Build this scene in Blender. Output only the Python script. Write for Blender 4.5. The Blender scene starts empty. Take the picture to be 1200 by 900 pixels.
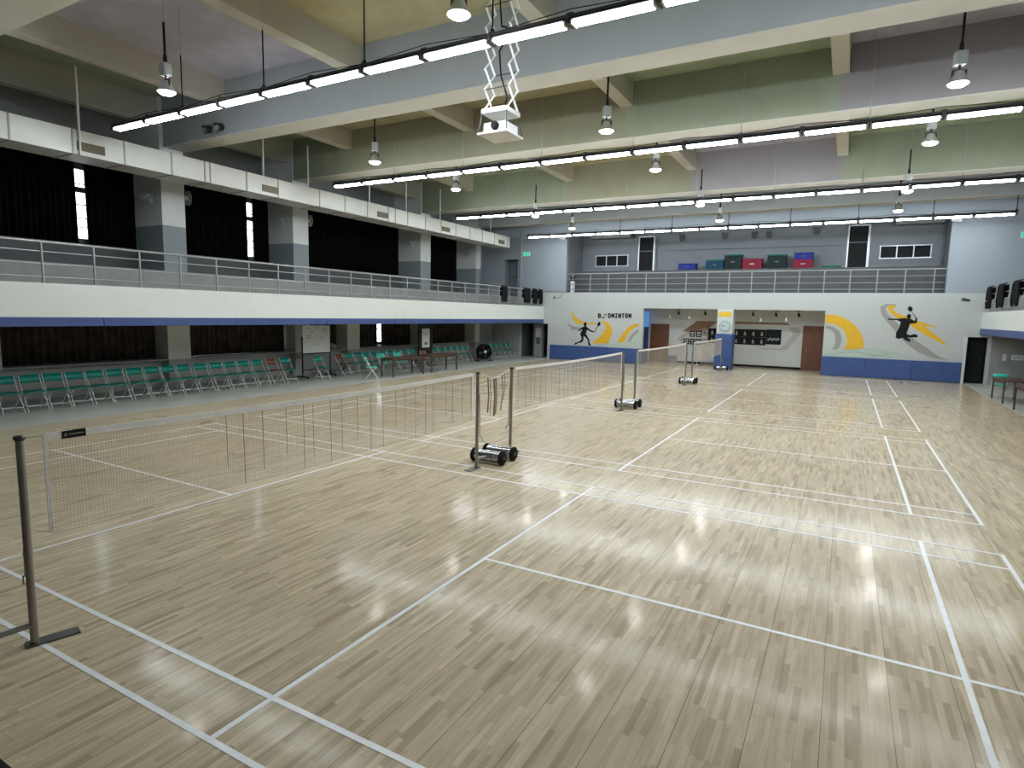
import bpy, math, random
from mathutils import Vector, Matrix
random.seed(7)
S = bpy.context.scene
COL = S.collection
PI = math.pi

# ------------------------------------------------------------------ materials
def nodes_of(m):
    m.use_nodes = True
    nt = m.node_tree
    return nt, nt.nodes, nt.links, nt.nodes['Principled BSDF']

def mat(name, col, rough=0.6, metal=0.0, var=0.0, scale=6.0, bump=0.0, spec=0.5, detail=3.0, stretch=None):
    m = bpy.data.materials.new(name)
    nt, N, L, b = nodes_of(m)
    b.inputs['Base Color'].default_value = (*col, 1)
    b.inputs['Roughness'].default_value = rough
    b.inputs['Metallic'].default_value = metal
    b.inputs['Specular IOR Level'].default_value = spec
    if var or bump:
        tc = N.new('ShaderNodeTexCoord')
        mp = N.new('ShaderNodeMapping')
        if stretch: mp.inputs['Scale'].default_value = stretch
        L.new(tc.outputs['Object'], mp.inputs['Vector'])
        no = N.new('ShaderNodeTexNoise')
        no.inputs['Scale'].default_value = scale
        no.inputs['Detail'].default_value = detail
        L.new(mp.outputs['Vector'], no.inputs['Vector'])
        if var:
            r = N.new('ShaderNodeValToRGB')
            r.color_ramp.elements[0].position = .3; r.color_ramp.elements[1].position = .7
            r.color_ramp.elements[0].color = (*[c*(1-var) for c in col], 1)
            r.color_ramp.elements[1].color = (*[min(1, c*(1+var)) for c in col], 1)
            L.new(no.outputs['Fac'], r.inputs['Fac'])
            L.new(r.outputs['Color'], b.inputs['Base Color'])
        if bump:
            bp = N.new('ShaderNodeBump'); bp.inputs['Strength'].default_value = bump; bp.inputs['Distance'].default_value = .01
            L.new(no.outputs['Fac'], bp.inputs['Height'])
            L.new(bp.outputs['Normal'], b.inputs['Normal'])
    return m

def emat(name, col, strength):
    m = bpy.data.materials.new(name)
    nt, N, L, b = nodes_of(m)
    b.inputs['Base Color'].default_value = (col[0]*.4, col[1]*.4, col[2]*.4, 1)
    b.inputs['Emission Color'].default_value = (*col, 1)
    b.inputs['Emission Strength'].default_value = strength
    return m

def wood_floor():
    m = bpy.data.materials.new('maple_strip_floor')
    nt, N, L, b = nodes_of(m)
    def math_(op, a, bb=None, c=None):
        n = N.new('ShaderNodeMath'); n.operation = op
        for i, v in enumerate((a, bb, c)):
            if v is None: continue
            if isinstance(v, (int, float)): n.inputs[i].default_value = v
            else: L.new(v, n.inputs[i])
        return n.outputs[0]
    tc = N.new('ShaderNodeTexCoord')
    sp = N.new('ShaderNodeSeparateXYZ'); L.new(tc.outputs['Object'], sp.inputs[0])
    x, y = sp.outputs[0], sp.outputs[1]
    W = .0433
    xr = math_('DIVIDE', x, W)
    row = math_('FLOOR', xr)
    wn = N.new('ShaderNodeTexWhiteNoise'); wn.noise_dimensions = '1D'; L.new(row, wn.inputs['W'])
    yo = math_('MULTIPLY_ADD', wn.outputs['Value'], 7.3, math_('DIVIDE', y, .40))
    cell = math_('FLOOR', yo)
    cv = N.new('ShaderNodeCombineXYZ'); L.new(row, cv.inputs[0]); L.new(cell, cv.inputs[1])
    w2 = N.new('ShaderNodeTexWhiteNoise'); w2.noise_dimensions = '2D'; L.new(cv.outputs[0], w2.inputs['Vector'])
    rp = N.new('ShaderNodeValToRGB')
    e = rp.color_ramp.elements
    e[0].position = 0; e[0].color = (0.380, 0.310, 0.205, 1)
    e[1].position = 1; e[1].color = (0.608, 0.520, 0.368, 1)
    a = e.new(.16); a.color = (0.468, 0.392, 0.266, 1)
    a = e.new(.55); a.color = (0.516, 0.434, 0.300, 1)
    a = e.new(.85); a.color = (0.554, 0.470, 0.331, 1)
    L.new(w2.outputs['Value'], rp.inputs['Fac'])
    # grain
    mp = N.new('ShaderNodeMapping'); mp.inputs['Scale'].default_value = (38, 2.6, 1); mp.inputs['Location'].default_value = (.37, .21, .53)
    L.new(tc.outputs['Object'], mp.inputs['Vector'])
    gr = N.new('ShaderNodeTexNoise'); gr.inputs['Scale'].default_value = 1.0; gr.inputs['Detail'].default_value = 5
    L.new(mp.outputs[0], gr.inputs['Vector'])
    mx = N.new('ShaderNodeMix'); mx.data_type = 'RGBA'; mx.blend_type = 'MULTIPLY'; mx.inputs[0].default_value = .45
    gm = N.new('ShaderNodeValToRGB'); gm.color_ramp.elements[0].color = (.62, .58, .52, 1); gm.color_ramp.elements[0].position = .3
    gm.color_ramp.elements[1].color = (1.1, 1.1, 1.1, 1); gm.color_ramp.elements[1].position = .65
    L.new(gr.outputs['Fac'], gm.inputs['Fac'])
    L.new(rp.outputs['Color'], mx.inputs[6]); L.new(gm.outputs['Color'], mx.inputs[7])
    # seams: faint between lamellas, clear between boards of three, dark between rows of boards, and butt ends of boards
    fx = math_('FRACT', xr)
    fine = math_('LESS_THAN', math_('MINIMUM', fx, math_('SUBTRACT', 1, fx)), .02)
    x3 = math_('FRACT', math_('DIVIDE', xr, 3))
    mid = math_('LESS_THAN', math_('MINIMUM', x3, math_('SUBTRACT', 1, x3)), .011)
    x9 = math_('FRACT', math_('DIVIDE', xr, 9))
    wide = math_('LESS_THAN', math_('MINIMUM', x9, math_('SUBTRACT', 1, x9)), .0056)
    brow = math_('FLOOR', math_('DIVIDE', xr, 3))
    w4 = N.new('ShaderNodeTexWhiteNoise'); w4.noise_dimensions = '1D'; L.new(brow, w4.inputs['W'])
    fy = math_('FRACT', math_('MULTIPLY_ADD', w4.outputs['Value'], 5.7, math_('DIVIDE', y, 1.82)))
    butt = math_('LESS_THAN', fy, .0022)
    seam = math_('MINIMUM', 1, math_('ADD', math_('MULTIPLY', fine, .08), math_('ADD', math_('MULTIPLY', math_('MAXIMUM', mid, butt), .3), math_('MULTIPLY', wide, .55))))
    m2 = N.new('ShaderNodeMix'); m2.data_type = 'RGBA'
    L.new(seam, m2.inputs[0]); L.new(mx.outputs[2], m2.inputs[6]); m2.inputs[7].default_value = (.06, .045, .03, 1)
    L.new(m2.outputs[2], b.inputs['Base Color'])
    # worn lacquer
    rn = N.new('ShaderNodeTexNoise'); rn.inputs['Scale'].default_value = .9; rn.inputs['Detail'].default_value = 4
    L.new(tc.outputs['Object'], rn.inputs['Vector'])
    rr = N.new('ShaderNodeMapRange'); rr.inputs[1].default_value = .3; rr.inputs[2].default_value = .7
    rr.inputs[3].default_value = .26; rr.inputs[4].default_value = .38
    L.new(rn.outputs['Fac'], rr.inputs[0]); L.new(rr.outputs[0], b.inputs['Roughness'])
    b.inputs['Specular IOR Level'].default_value = .03
    b.inputs['Coat Weight'].default_value = .8
    b.inputs['Coat IOR'].default_value = 1.125
    b.inputs['Coat Roughness'].default_value = .12
    bp = N.new('ShaderNodeBump'); bp.inputs['Strength'].default_value = .012; bp.inputs['Distance'].default_value = .004
    L.new(math_('ADD', w2.outputs['Value'], gr.outputs['Fac']), bp.inputs['Height'])
    L.new(bp.outputs['Normal'], b.inputs['Normal'])
    return m

def banded(name, bands, rough=.55, var=.05):
    """paint that changes colour at real heights: bands = [(z_top, colour), ...]"""
    m = bpy.data.materials.new(name)
    nt, N, L, b = nodes_of(m)
    g = N.new('ShaderNodeNewGeometry'); sp = N.new('ShaderNodeSeparateXYZ'); L.new(g.outputs['Position'], sp.inputs[0])
    cur = None
    col = N.new('ShaderNodeRGB'); col.outputs[0].default_value = (*bands[-1][1], 1); cur = col.outputs[0]
    for z, c in reversed(bands[:-1]):
        lt = N.new('ShaderNodeMath'); lt.operation = 'LESS_THAN'; L.new(sp.outputs[2], lt.inputs[0]); lt.inputs[1].default_value = z
        mx = N.new('ShaderNodeMix'); mx.data_type = 'RGBA'
        L.new(lt.outputs[0], mx.inputs[0]); L.new(cur, mx.inputs[6]); mx.inputs[7].default_value = (*c, 1)
        cur = mx.outputs[2]
    L.new(cur, b.inputs['Base Color'])
    b.inputs['Roughness'].default_value = rough
    no = N.new('ShaderNodeTexNoise'); no.inputs['Scale'].default_value = 30
    bp = N.new('ShaderNodeBump'); bp.inputs['Strength'].default_value = .05
    L.new(no.outputs['Fac'], bp.inputs['Height']); L.new(bp.outputs['Normal'], b.inputs['Normal'])
    return m

def glass_mat():
    m = bpy.data.materials.new('window_glass')
    nt, N, L, b = nodes_of(m)
    b.inputs['Base Color'].default_value = (.9, .95, 1, 1)
    b.inputs['Transmission Weight'].default_value = 1.0
    b.inputs['Roughness'].default_value = .02
    b.inputs['IOR'].default_value = 1.45
    return m

M = dict(
 floor=wood_floor(),
 line=mat('court_line_paint', (.74, .76, .77), .35, var=.06, scale=9),
 walk=mat('grey_epoxy_walkway', (.43, .44, .40), .32, var=.10, scale=1.4),
 white=mat('white_wall_paint', (.52, .55, .54), .6, var=.02, scale=2),
 white2=mat('cool_white_wall_paint', (.64, .66, .65), .65, var=.03, scale=2),
 fascia=mat('balcony_white_paint', (.62, .66, .635), .55, var=.02, scale=3),
 blue=mat('blue_wall_padding', (.030, .070, .215), .5, var=.10, scale=5),
 bluestrip=mat('blue_edge_padding', (.036, .068, .21), .5, var=.08, scale=4),
 grey=mat('grey_concrete_paint', (.27, .275, .265), .7, var=.08, scale=3),
 under=mat('light_grey_sill_paint', (.42, .43, .41), .7, var=.06, scale=3),
 boardf=mat('notice_board_frame', (.022, .03, .028), .5, spec=.12),
 dgrey=mat('dark_grey_paint', (.09, .10, .105), .7, var=.08, scale=3),
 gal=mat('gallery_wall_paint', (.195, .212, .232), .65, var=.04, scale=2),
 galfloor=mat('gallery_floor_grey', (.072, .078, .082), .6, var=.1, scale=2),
 beam=mat('cream_beam_paint', (.50, .48, .41), .65, var=.05, scale=1.5),
 soffit=mat('cream_soffit_bounce', (.60, .575, .50), .65, var=.04, scale=1.5),  # cream lightened and warmed for light bounced off the floor
 bfY=mat('beam_side_yellow_bounce', (.30, .29, .20), .7, var=.05, scale=1.5),  # muted slab tints standing in for bounced light on the beam sides
 bfG=mat('beam_side_green_bounce', (.285, .31, .225), .7, var=.05, scale=1.5),
 bfP=mat('beam_side_mauve_bounce', (.30, .28, .29), .7, var=.05, scale=1.5),
 beamgrey=mat('grey_beam_paint', (.36, .385, .40), .65, var=.04, scale=1.5),
 purple=mat('ceiling_mauve_panel', (.50, .47, .545), .8, var=.10, scale=2.5, bump=.3),
 yellow=mat('ceiling_yellow_panel', (.50, .465, .285), .8, var=.10, scale=2.5, bump=.3),
 green=mat('ceiling_green_panel', (.40, .46, .32), .8, var=.10, scale=2.5, bump=.3),
 farwall=banded('far_wall_two_tone_paint', [(3.69, (.42, .445, .435)), (99, (.28, .315, .35))]),
 column=banded('column_two_tone_paint', [(.86, (.40, .41, .40)), (2.5, (.80, .80, .75)), (4.89, (.22, .26, .28)), (99, (.62, .64, .63))]),
 upwall=banded('upper_wall_paint', [(4.2, (.13, .135, .14)), (99, (.26, .28, .28))]),
 curtain=mat('black_curtain_cloth', (.0055, .005, .0055), .95, var=.3, scale=3, spec=.08),
 curtain2=mat('dark_brown_curtain_cloth', (.085, .068, .055), .95, var=.3, scale=3, spec=.08),
 duct=mat('galvanised_duct_paint', (.66, .67, .64), .5, metal=0, var=.05, scale=1.2),
 ductseam=mat('duct_flange_grey', (.34, .35, .33), .5),
 vent=mat('brown_vent_grille', (.14, .12, .07), .6),
 steel=mat('brushed_stainless_rail', (.32, .33, .33), .45, metal=.55, var=.05, scale=20),
 chrome=mat('chrome_drum', (.40, .41, .43), .16, metal=1, var=.03, scale=10),
 post=mat('grey_bronze_post_metal', (.32, .30, .27), .35, metal=.85, var=.08, scale=14),
 plate=mat('dark_base_plate', (.09, .085, .08), .45, metal=.6),
 rubber=mat('black_rubber', (.012, .012, .012), .75, spec=.12),
 tape=mat('white_net_tape', (.78, .77, .75), .8, var=.07, scale=30),
 cord=mat('beige_net_cord', (.46, .41, .34), .85),
 cord2=mat('brown_net_cord', (.26, .215, .165), .85),
 black=mat('black_paint', (.012, .012, .013), .55, spec=.12),
 darkmetal=mat('dark_metal', (.05, .05, .052), .45, metal=.5),
 fixd=mat('dark_fixture_enamel', (.025, .026, .027), .7, spec=.1),
 fixw=mat('grey_fixture_enamel', (.36, .37, .37), .5),
 housing=mat('white_fixture_housing', (.78, .79, .79), .4),
 lampbox=mat('grey_lamp_ballast', (.42, .44, .43), .4, metal=.4),
 alu=mat('aluminium_reflector', (.72, .73, .73), .3, metal=.8),
 tube=emat('fluorescent_tube_glow', (.86, .94, 1.0), 84.0),
 lens=emat('lamp_lens_glow', (1.0, .99, .95), 190.0),
 exitg=emat('green_exit_glow', (.0, .62, .36), .9),
 teal=mat('teal_chair_plastic', (.0, .25, .20), .45, var=.06, scale=8),
 tealb=mat('bright_teal_chair_plastic', (.04, .48, .37), .45, var=.06, scale=8),
 brownp=mat('red_brown_chair_plastic', (.20, .065, .035), .5, var=.06, scale=8),
 frame=mat('grey_chair_tube', (.66, .67, .64), .45, metal=.15),
 tablew=mat('dark_brown_table_laminate', (.075, .038, .026), .45, var=.15, scale=6),
 board=mat('whiteboard_enamel', (.68, .70, .69), .3, var=.02),
 paper=mat('paper_white', (.78, .79, .78), .8),
 doorw=mat('brown_wood_door', (.17, .065, .032), .5, var=.15, scale=4, stretch=(6, 6, .6)),
 chev=mat('brown_wall_panel', (.26, .145, .085), .6, var=.08, scale=4),
 shade=mat('grey_wall_stripe', (.50, .49, .47), .7),
 muy=mat('mural_yellow_paint', (.62, .365, .010), .6, var=.05, scale=5),
 mug=mat('mural_grey_paint', (.27, .26, .245), .65),
 muk=mat('mural_black_paint', (.010, .010, .010), .6, spec=.12),
 mup=mat('mural_pale_green_paint', (.385, .455, .41), .65),
 mul=mat('mural_green_line_paint', (.22, .31, .26), .65),
 mur=mat('mural_red_paint', (.22, .11, .11), .6),
 bandy=mat('yellow_pillar_band', (.72, .46, .03), .6),
 clockf=mat('clock_face_blue_grey', (.42, .52, .54), .5),
 clockr=mat('clock_rim_grey', (.22, .30, .34), .4),
 red=mat('red_crate_plastic', (.20, .012, .03), .5, var=.08, spec=.12),
 crateb=mat('blue_crate_plastic', (.015, .025, .20), .5, var=.08, spec=.12),
 cratet=mat('teal_blue_crate_plastic', (.008, .045, .085), .5, var=.08, spec=.12),
 crateg=mat('dark_green_crate_plastic', (.008, .018, .018), .5, var=.08, spec=.12),
 lidg=mat('green_crate_lid', (.012, .13, .085), .5, spec=.12),
 beige=mat('beige_cloth', (.34, .31, .26), .9, var=.1),
 skin=mat('photo_print_grey', (.35, .33, .32), .5, var=.3, scale=14),
 stage=mat('stage_dark_wood', (.035, .028, .024), .5, var=.15, scale=3),
 glass=glass_mat(),
 alum=mat('window_aluminium', (.50, .52, .54), .4, metal=.6),
 bluepost=emat('lit_blue_poster', (.12, .35, .85), .55),
 jacket=mat('black_jacket_cloth', (.010, .010, .012), .95, var=.3, scale=9, spec=.12),
)

# ------------------------------------------------------------------ mesh builder
class MB:
    def __init__(s): s.v = []; s.f = []; s.sm = []
    def add(s, vs, fs, smooth=False):
        o = len(s.v); s.v += [tuple(v) for v in vs]
        for f in fs: s.f.append(tuple(i+o for i in f)); s.sm.append(smooth)
        return s
    def box(s, lo, hi):
        x0, y0, z0 = lo; x1, y1, z1 = hi
        x0, x1 = min(x0, x1), max(x0, x1); y0, y1 = min(y0, y1), max(y0, y1); z0, z1 = min(z0, z1), max(z0, z1)
        return s.add([(x0,y0,z0),(x1,y0,z0),(x1,y1,z0),(x0,y1,z0),(x0,y0,z1),(x1,y0,z1),(x1,y1,z1),(x0,y1,z1)],
                     [(0,3,2,1),(4,5,6,7),(0,1,5,4),(1,2,6,5),(2,3,7,6),(3,0,4,7)])
    def cbox(s, c, d): return s.box([c[i]-d[i]/2 for i in range(3)], [c[i]+d[i]/2 for i in range(3)])
    def bar(s, p0, p1, w, h, up=(0,0,1)):
        p0, p1 = Vector(p0), Vector(p1); d = (p1-p0).normalized()
        a = d.cross(Vector(up))
        if a.length < 1e-4: a = d.cross(Vector((1,0,0)))
        a.normalize(); b = a.cross(d).normalized()
        vs = [p + a*sx*w/2 + b*sy*h/2 for p in (p0, p1) for sx, sy in ((-1,-1),(1,-1),(1,1),(-1,1))]
        return s.add(vs, [(0,1,2,3),(7,6,5,4),(0,4,5,1),(1,5,6,2),(2,6,7,3),(3,7,4,0)])
    def tube(s, p0, p1, r, n=8, r1=None, caps=True):
        p0, p1 = Vector(p0), Vector(p1); d = (p1-p0).normalized()
        a = d.orthogonal().normalized(); b = d.cross(a)
        r1 = r if r1 is None else r1
        ring = [(math.cos(2*PI*i/n), math.sin(2*PI*i/n)) for i in range(n)]
        A = [p0+(a*c+b*t)*r for c, t in ring]; B = [p1+(a*c+b*t)*r1 for c, t in ring]
        s.add(A+B, [(i, (i+1) % n, n+(i+1) % n, n+i) for i in range(n)], n > 3)
        if caps:
            s.add(A, [tuple(reversed(range(n)))]); s.add(B, [tuple(range(n))])
        return s
    def path(s, pts, r, n=8):
        for p, q in zip(pts, pts[1:]): s.tube(p, q, r, n)
        for p in pts[1:-1]: s.ball(p, r, n, 4)
        return s
    def ball(s, c, r, n=10, m=6, sc=(1,1,1)):
        c = Vector(c); vs = []; fs = []
        for j in range(m+1):
            t = PI*j/m
            for i in range(n):
                p = 2*PI*i/n
                vs.append((c[0]+r*sc[0]*math.sin(t)*math.cos(p), c[1]+r*sc[1]*math.sin(t)*math.sin(p), c[2]+r*sc[2]*math.cos(t)))
        for j in range(m):
            for i in range(n):
                fs.append((j*n+i, (j+1)*n+i, (j+1)*n+(i+1) % n, j*n+(i+1) % n))
        return s.add(vs, fs, True)
    def lathe(s, prof, c=(0,0,0), axis='z', n=20):
        vs = []; fs = []
        for r, h in prof:
            for i in range(n):
                t = 2*PI*i/n; a, b = r*math.cos(t), r*math.sin(t)
                p = {'z': (a, b, h), 'x': (h, a, b), 'y': (b, h, a)}[axis]
                vs.append((p[0]+c[0], p[1]+c[1], p[2]+c[2]))
        for j in range(len(prof)-1):
            for i in range(n):
                fs.append((j*n+i, j*n+(i+1) % n, (j+1)*n+(i+1) % n, (j+1)*n+i))
        s.add(vs, fs, True)
        s.add(vs[:n], [tuple(reversed(range(n)))]); s.add(vs[-n:], [tuple(range(n))])
        return s
    def poly_y(s, pts, y, t):
        """extrude an x,z outline towards -y by t from the plane y"""
        n = len(pts)
        if sum(pts[i][0]*pts[(i+1) % n][1]-pts[(i+1) % n][0]*pts[i][1] for i in range(n)) < 0: pts = pts[::-1]
        vs = [(x, y-t, z) for x, z in pts] + [(x, y, z) for x, z in pts]
        return s.add(vs, [tuple(range(n)), tuple(reversed(range(n, 2*n)))] + [((i+1) % n, i, n+i, n+(i+1) % n) for i in range(n)])

def obj(name, mb, m, parent=None, loc=None, bevel=0):
    me = bpy.data.meshes.new(name)
    me.from_pydata(mb.v, [], mb.f)
    me.polygons.foreach_set('use_smooth', mb.sm)
    me.materials.append(M[m] if isinstance(m, str) else m)
    me.update()
    o = bpy.data.objects.new(name, me); COL.objects.link(o)
    if parent is not None: o.parent = parent
    if loc: o.location = loc
    if bevel:
        md = o.modifiers.new('bevel', 'BEVEL'); md.width = bevel; md.segments = 2; md.limit_method = 'ANGLE'
    return o

def tag(o, label, cat, group=None):
    o['label'] = label; o['category'] = cat
    if group: o['group'] = group
    return o

def thing(name, label, cat, loc=(0,0,0), rz=0, group=None):
    o = bpy.data.objects.new(name, None); COL.objects.link(o)
    o.empty_display_size = .1
    o.location = loc; o.rotation_euler = (0, 0, rz)
    return tag(o, label, cat, group)

def struct(name, mb, m, parent=None, bevel=0):
    o = obj(name, mb, m, parent, bevel=bevel)
    if parent is None: o['kind'] = 'structure'
    return o

def dup(root, label, loc=None, rz=None):
    r = root.copy(); COL.objects.link(r); r['label'] = label
    if loc is not None: r.location = loc
    if rz is not None: r.rotation_euler = (0, 0, rz)
    for ch in list(root.children):
        c = ch.copy(); COL.objects.link(c); c.parent = r
        for g in list(ch.children):
            d = g.copy(); COL.objects.link(d); d.parent = c
    return r

ORD = ['first','second','third','fourth','fifth','sixth','seventh','eighth','ninth','tenth','eleventh','twelfth','thirteenth',
       'fourteenth','fifteenth','sixteenth','seventeenth','eighteenth','nineteenth','twentieth','twenty-first','twenty-second',
       'twenty-third','twenty-fourth','twenty-fifth','twenty-sixth','twenty-seventh','twenty-eighth','twenty-ninth','thirtieth']

def wall_y(mb, y0, y1, x0, x1, z0, z1, holes):
    """wall slab normal to y with rectangular openings (xa, xb, za, zb)"""
    xs = sorted({x0, x1} | {h[0] for h in holes} | {h[1] for h in holes})
    zs = sorted({z0, z1} | {h[2] for h in holes} | {h[3] for h in holes})
    for a, b in zip(xs, xs[1:]):
        for c, d in zip(zs, zs[1:]):
            mx, mz = (a+b)/2, (c+d)/2
            if any(h[0] < mx < h[1] and h[2] < mz < h[3] for h in holes): continue
            mb.box((a, y0, c), (b, y1, d))
    return mb

def wall_x(mb, x0, x1, y0, y1, z0, z1, holes):
    ys = sorted({y0, y1} | {h[0] for h in holes} | {h[1] for h in holes})
    zs = sorted({z0, z1} | {h[2] for h in holes} | {h[3] for h in holes})
    for a, b in zip(ys, ys[1:]):
        for c, d in zip(zs, zs[1:]):
            my, mz = (a+b)/2, (c+d)/2
            if any(h[0] < my < h[1] and h[2] < mz < h[3] for h in holes): continue
            mb.box((x0, a, c), (x1, b, d))
    return mb

# ------------------------------------------------------------------ dimensions (metres)
YF = 28.6          # far wall plane
YB = 31.2          # back of the niche and of the far gallery
YN = -8.0          # wall behind the camera
XL, XR = -9.9, 9.8 # balcony fronts
ZC = 8.55          # ceiling slab
ZB = 7.14          # underside of the main beams

# ------------------------------------------------------------------ floors
struct('floor', MB().box((-9.35, YN, -.2), (9.4, YF, 0)).box((-5.3, YF, -.2), (4.6, YB, 0)), 'floor')
struct('walkway_floor', MB().box((-14.6, YN, -.2), (-9.35, YF, 0)).box((-11.4, YF, -.2), (-9.6, 31, 0)), 'walk')
struct('walkway_floor', MB().box((9.4, YN, -.2), (14.6, YF, 0)).box((9.4, YF, -.2), (10.1, 31, 0)), 'walk')

# court markings
Y0 = [0, 7.155, 14.31, 21.465]
for c, y0 in enumerate(Y0):
    mb = MB(); z0, z1 = .0008, .0022; w = .02; y1 = y0+6.1
    for k, yy in enumerate((y0+w, y0+.46, y1-.46, y1-w)):
        mb.box((-6.7, yy-w, z0), (6.7, yy+w, z1))
    e = .0003
    for xx in (1.98, 5.94, 6.68):
        for sgn in (1, -1):
            mb.box((sgn*xx-w, y0, z0), (sgn*xx+w, y1, z1+e))
    for sgn in (1, -1):
        mb.box((sgn*1.98, y0+3.05-w, z0), (sgn*6.7, y0+3.05+w, z1-e))
    struct('floor_markings', mb, 'line')

# ------------------------------------------------------------------ far wall, niche and far gallery
holes = [(-4.18, 4.17, 0, 2.9), (-8.6, 8.5, 3.7, 6.8), (-11.4, -9.62, 0, 1.95), (9.42, 10.1, 0, 1.92), (-12.6, -11.62, 3.45, 5.57)]
struct('wall_far', wall_y(MB(), YF, YF+.25, -14.6, 14.6, 0, ZC, holes), 'farwall')
nb = MB().box((-5.4, YB, 0), (4.8, YB+.1, 2.9)).box((-5.4, YF+.25, 0), (-5.3, YB, 2.9)).box((4.6, YF+.25, 0), (4.8, YB, 2.9))
struct('wall_niche', nb, 'white2')
struct('ceiling_niche', MB().box((-5.4, YF+.25, 2.9), (4.8, YB+.1, 3.0)), 'white2')
struct('baseboard_niche', MB().box((-3.45, YB-.02, 0), (3.2, YB, .1)), 'black')
# unlit corridor behind the two far openings, its darkness put into the wall colour
struct('wall_corridor', MB().box((-11.5, YF+.25, 0), (-11.4, 31, 2.2)).box((-9.62, YF+.25, 0), (-9.5, 31, 2.2)).box((-11.5, 31, 0), (-9.5, 31.1, 2.2)).box((-11.5, YF+.25, 1.95), (-9.5, 31, 2.2)), 'dgrey')
struct('wall_corridor', MB().box((9.32, YF+.25, 0), (9.42, 29.9, 2.2)).box((10.1, YF+.25, 0), (10.2, 29.9, 2.2)).box((9.32, 29.9, 0), (10.2, 30, 2.2)).box((9.32, YF+.25, 1.92), (10.2, 29.9, 2.2)), 'black')
# upper left recess doorway
struct('wall_recess', MB().box((-12.7, YF+.25, 3.4), (-12.6, 29.6, 5.7)).box((-11.62, YF+.25, 3.4), (-11.5, 29.6, 5.7)).box((-12.6, 29.5, 3.4), (-11.62, 29.6, 5.7)).box((-12.7, YF+.25, 5.57), (-11.5, 29.6, 5.7)).box((-12.7, YF+.25, 3.3), (-11.5, 29.6, 3.45)), 'gal')
# far gallery shell
g = MB().box((-8.9, YB, 3.7), (8.8, YB+.15, 7.2)).box((-8.9, YF+.25, 3.7), (-8.72, YB, 7.2)).box((8.62, YF+.25, 3.7), (8.8, YB, 7.2))
struct('wall_gallery', g, 'gal')
struct('ceiling_gallery', MB().box((-8.9, YF+.25, 7.1), (8.8, YB, 7.25)), 'gal')
struct('floor_gallery', MB().box((-8.9, YF+.25, 3.4), (8.8, YB, 3.7)), 'galfloor')
struct('floor_gallery_tier', MB().box((-8.72, 30.0, 3.7), (8.62, YB, 4.92)), 'galfloor')
# raised panels on the gallery's back wall (rooms beside the seating)
struct('wall_gallery_panel', MB().box((-8.4, YB-.12, 4.92), (-4.35, YB, 6.72)).box((4.6, YB-.12, 4.92), (8.5, YB, 6.8)), 'gal')
struct('trim_1', MB().box((-3.9, YB-.16, 6.05), (4.5, YB, 6.13)), 'gal')

# gallery doors and strip windows
def gallery_door(name, x0, x1, z1):
    y = YB-.12
    o = struct(name, MB().box((x0, y-.02, 4.92), (x1, y-.004, z1)), 'black')
    fr = MB().box((x0-.07, y-.06, 4.92), (x0, y, z1+.06)).box((x1, y-.06, 4.92), (x1+.09, y, z1+.06)).box((x0-.07, y-.06, z1), (x1+.09, y, z1+.06))
    obj('door_frame', fr, 'alum', o)
    obj('transom', MB().box((x0, y-.04, z1-.78), (x1, y-.02, z1-.72)), 'dgrey', o)
gallery_door('door_1', -5.3, -4.52, 6.8)
gallery_door('door_2', 4.85, 5.62, 6.9)
def strip_window(name, x0, x1, z0, z1):
    y = YB-.12
    o = struct(name, MB().box((x0, y-.012, z0), (x1, y-.002, z1)), 'black')
    fr = MB(); t = .04
    fr.box((x0-t, y-.05, z0-t), (x1+t, y, z0)).box((x0-t, y-.05, z1), (x1+t, y, z1+t))
    for k in range(4):
        xx = x0+(x1-x0)*k/3; fr.box((xx-t/2, y-.05, z0), (xx+t/2, y, z1))
    obj('window_frame', fr, 'alum', o)
strip_window('window_1', -7.85, -5.95, 5.3, 5.85)
strip_window('window_2', 6.15, 8.1, 5.4, 5.92)

# niche pillar with padding
struct('pillar', MB().box((-.46, 28.42, 0), (.26, 29.1, 2.9)), 'white')
struct('pillar_pad', MB().box((-.50, 28.36, 0), (.30, 28.419, 1.73)).box((-.50, 28.42, 0), (-.461, 29.1, 1.73)).box((.261, 28.42, 0), (.30, 29.1, 1.73)), 'blue', bevel=.012)
struct('pillar_band', MB().box((-.40, 28.408, 2.55), (.20, 28.419, 2.78)), 'bandy')

# wall pads
def pads(x0, x1, z1, n):
    w = (x1-x0)/n
    for i in range(n):
        o = struct('wall_pad', MB().box((x0+i*w+.004, YF-.06, .02), (x0+(i+1)*w-.004, YF-.001, z1)), 'blue', bevel=.012)
pads(-9.45, -4.2, .80, 3)
pads(4.15, 9.3, .86, 3)
struct('wall_pad', MB().box((-4.2, YF-.06, .02), (-4.14, YF+.3, .80)), 'blue', bevel=.01)
struct('trim_2', MB().box((9.32, YF-.05, 0), (9.41, YF-.001, 1.92)), 'white')

# ------------------------------------------------------------------ side structures
COLY = [(4.1, 4.8), (8.95, 9.67), (13.8, 14.52), (21.38, 22.18), (26.3, 26.8)]
LOWEXTRA = (16.5, 17.22)
# wall with window openings (upper slits and lower slit lie behind curtains)
WIN_UP = [(5.2, 8.6), (10.0, 13.5), (15.0, 21.0), (22.5, 26.0)]
WIN_LO = [(10.0, 13.4), (17.6, 21.0)]
lh = [(a, b, 4.35, 6.4) for a, b in WIN_UP] + [(a, b, .95, 1.95) for a, b in WIN_LO]
struct('wall_left', wall_x(MB(), -14.9, -14.6, YN, YB, 0, ZC, lh), 'upwall')
struct('wall_right', MB().box((14.6, YN, 0), (14.8, YB, ZC)), 'white2')
struct('wall_near', MB().box((-14.9, YN-.2, 0), (14.8, YN, ZC)), 'white2')

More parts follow.
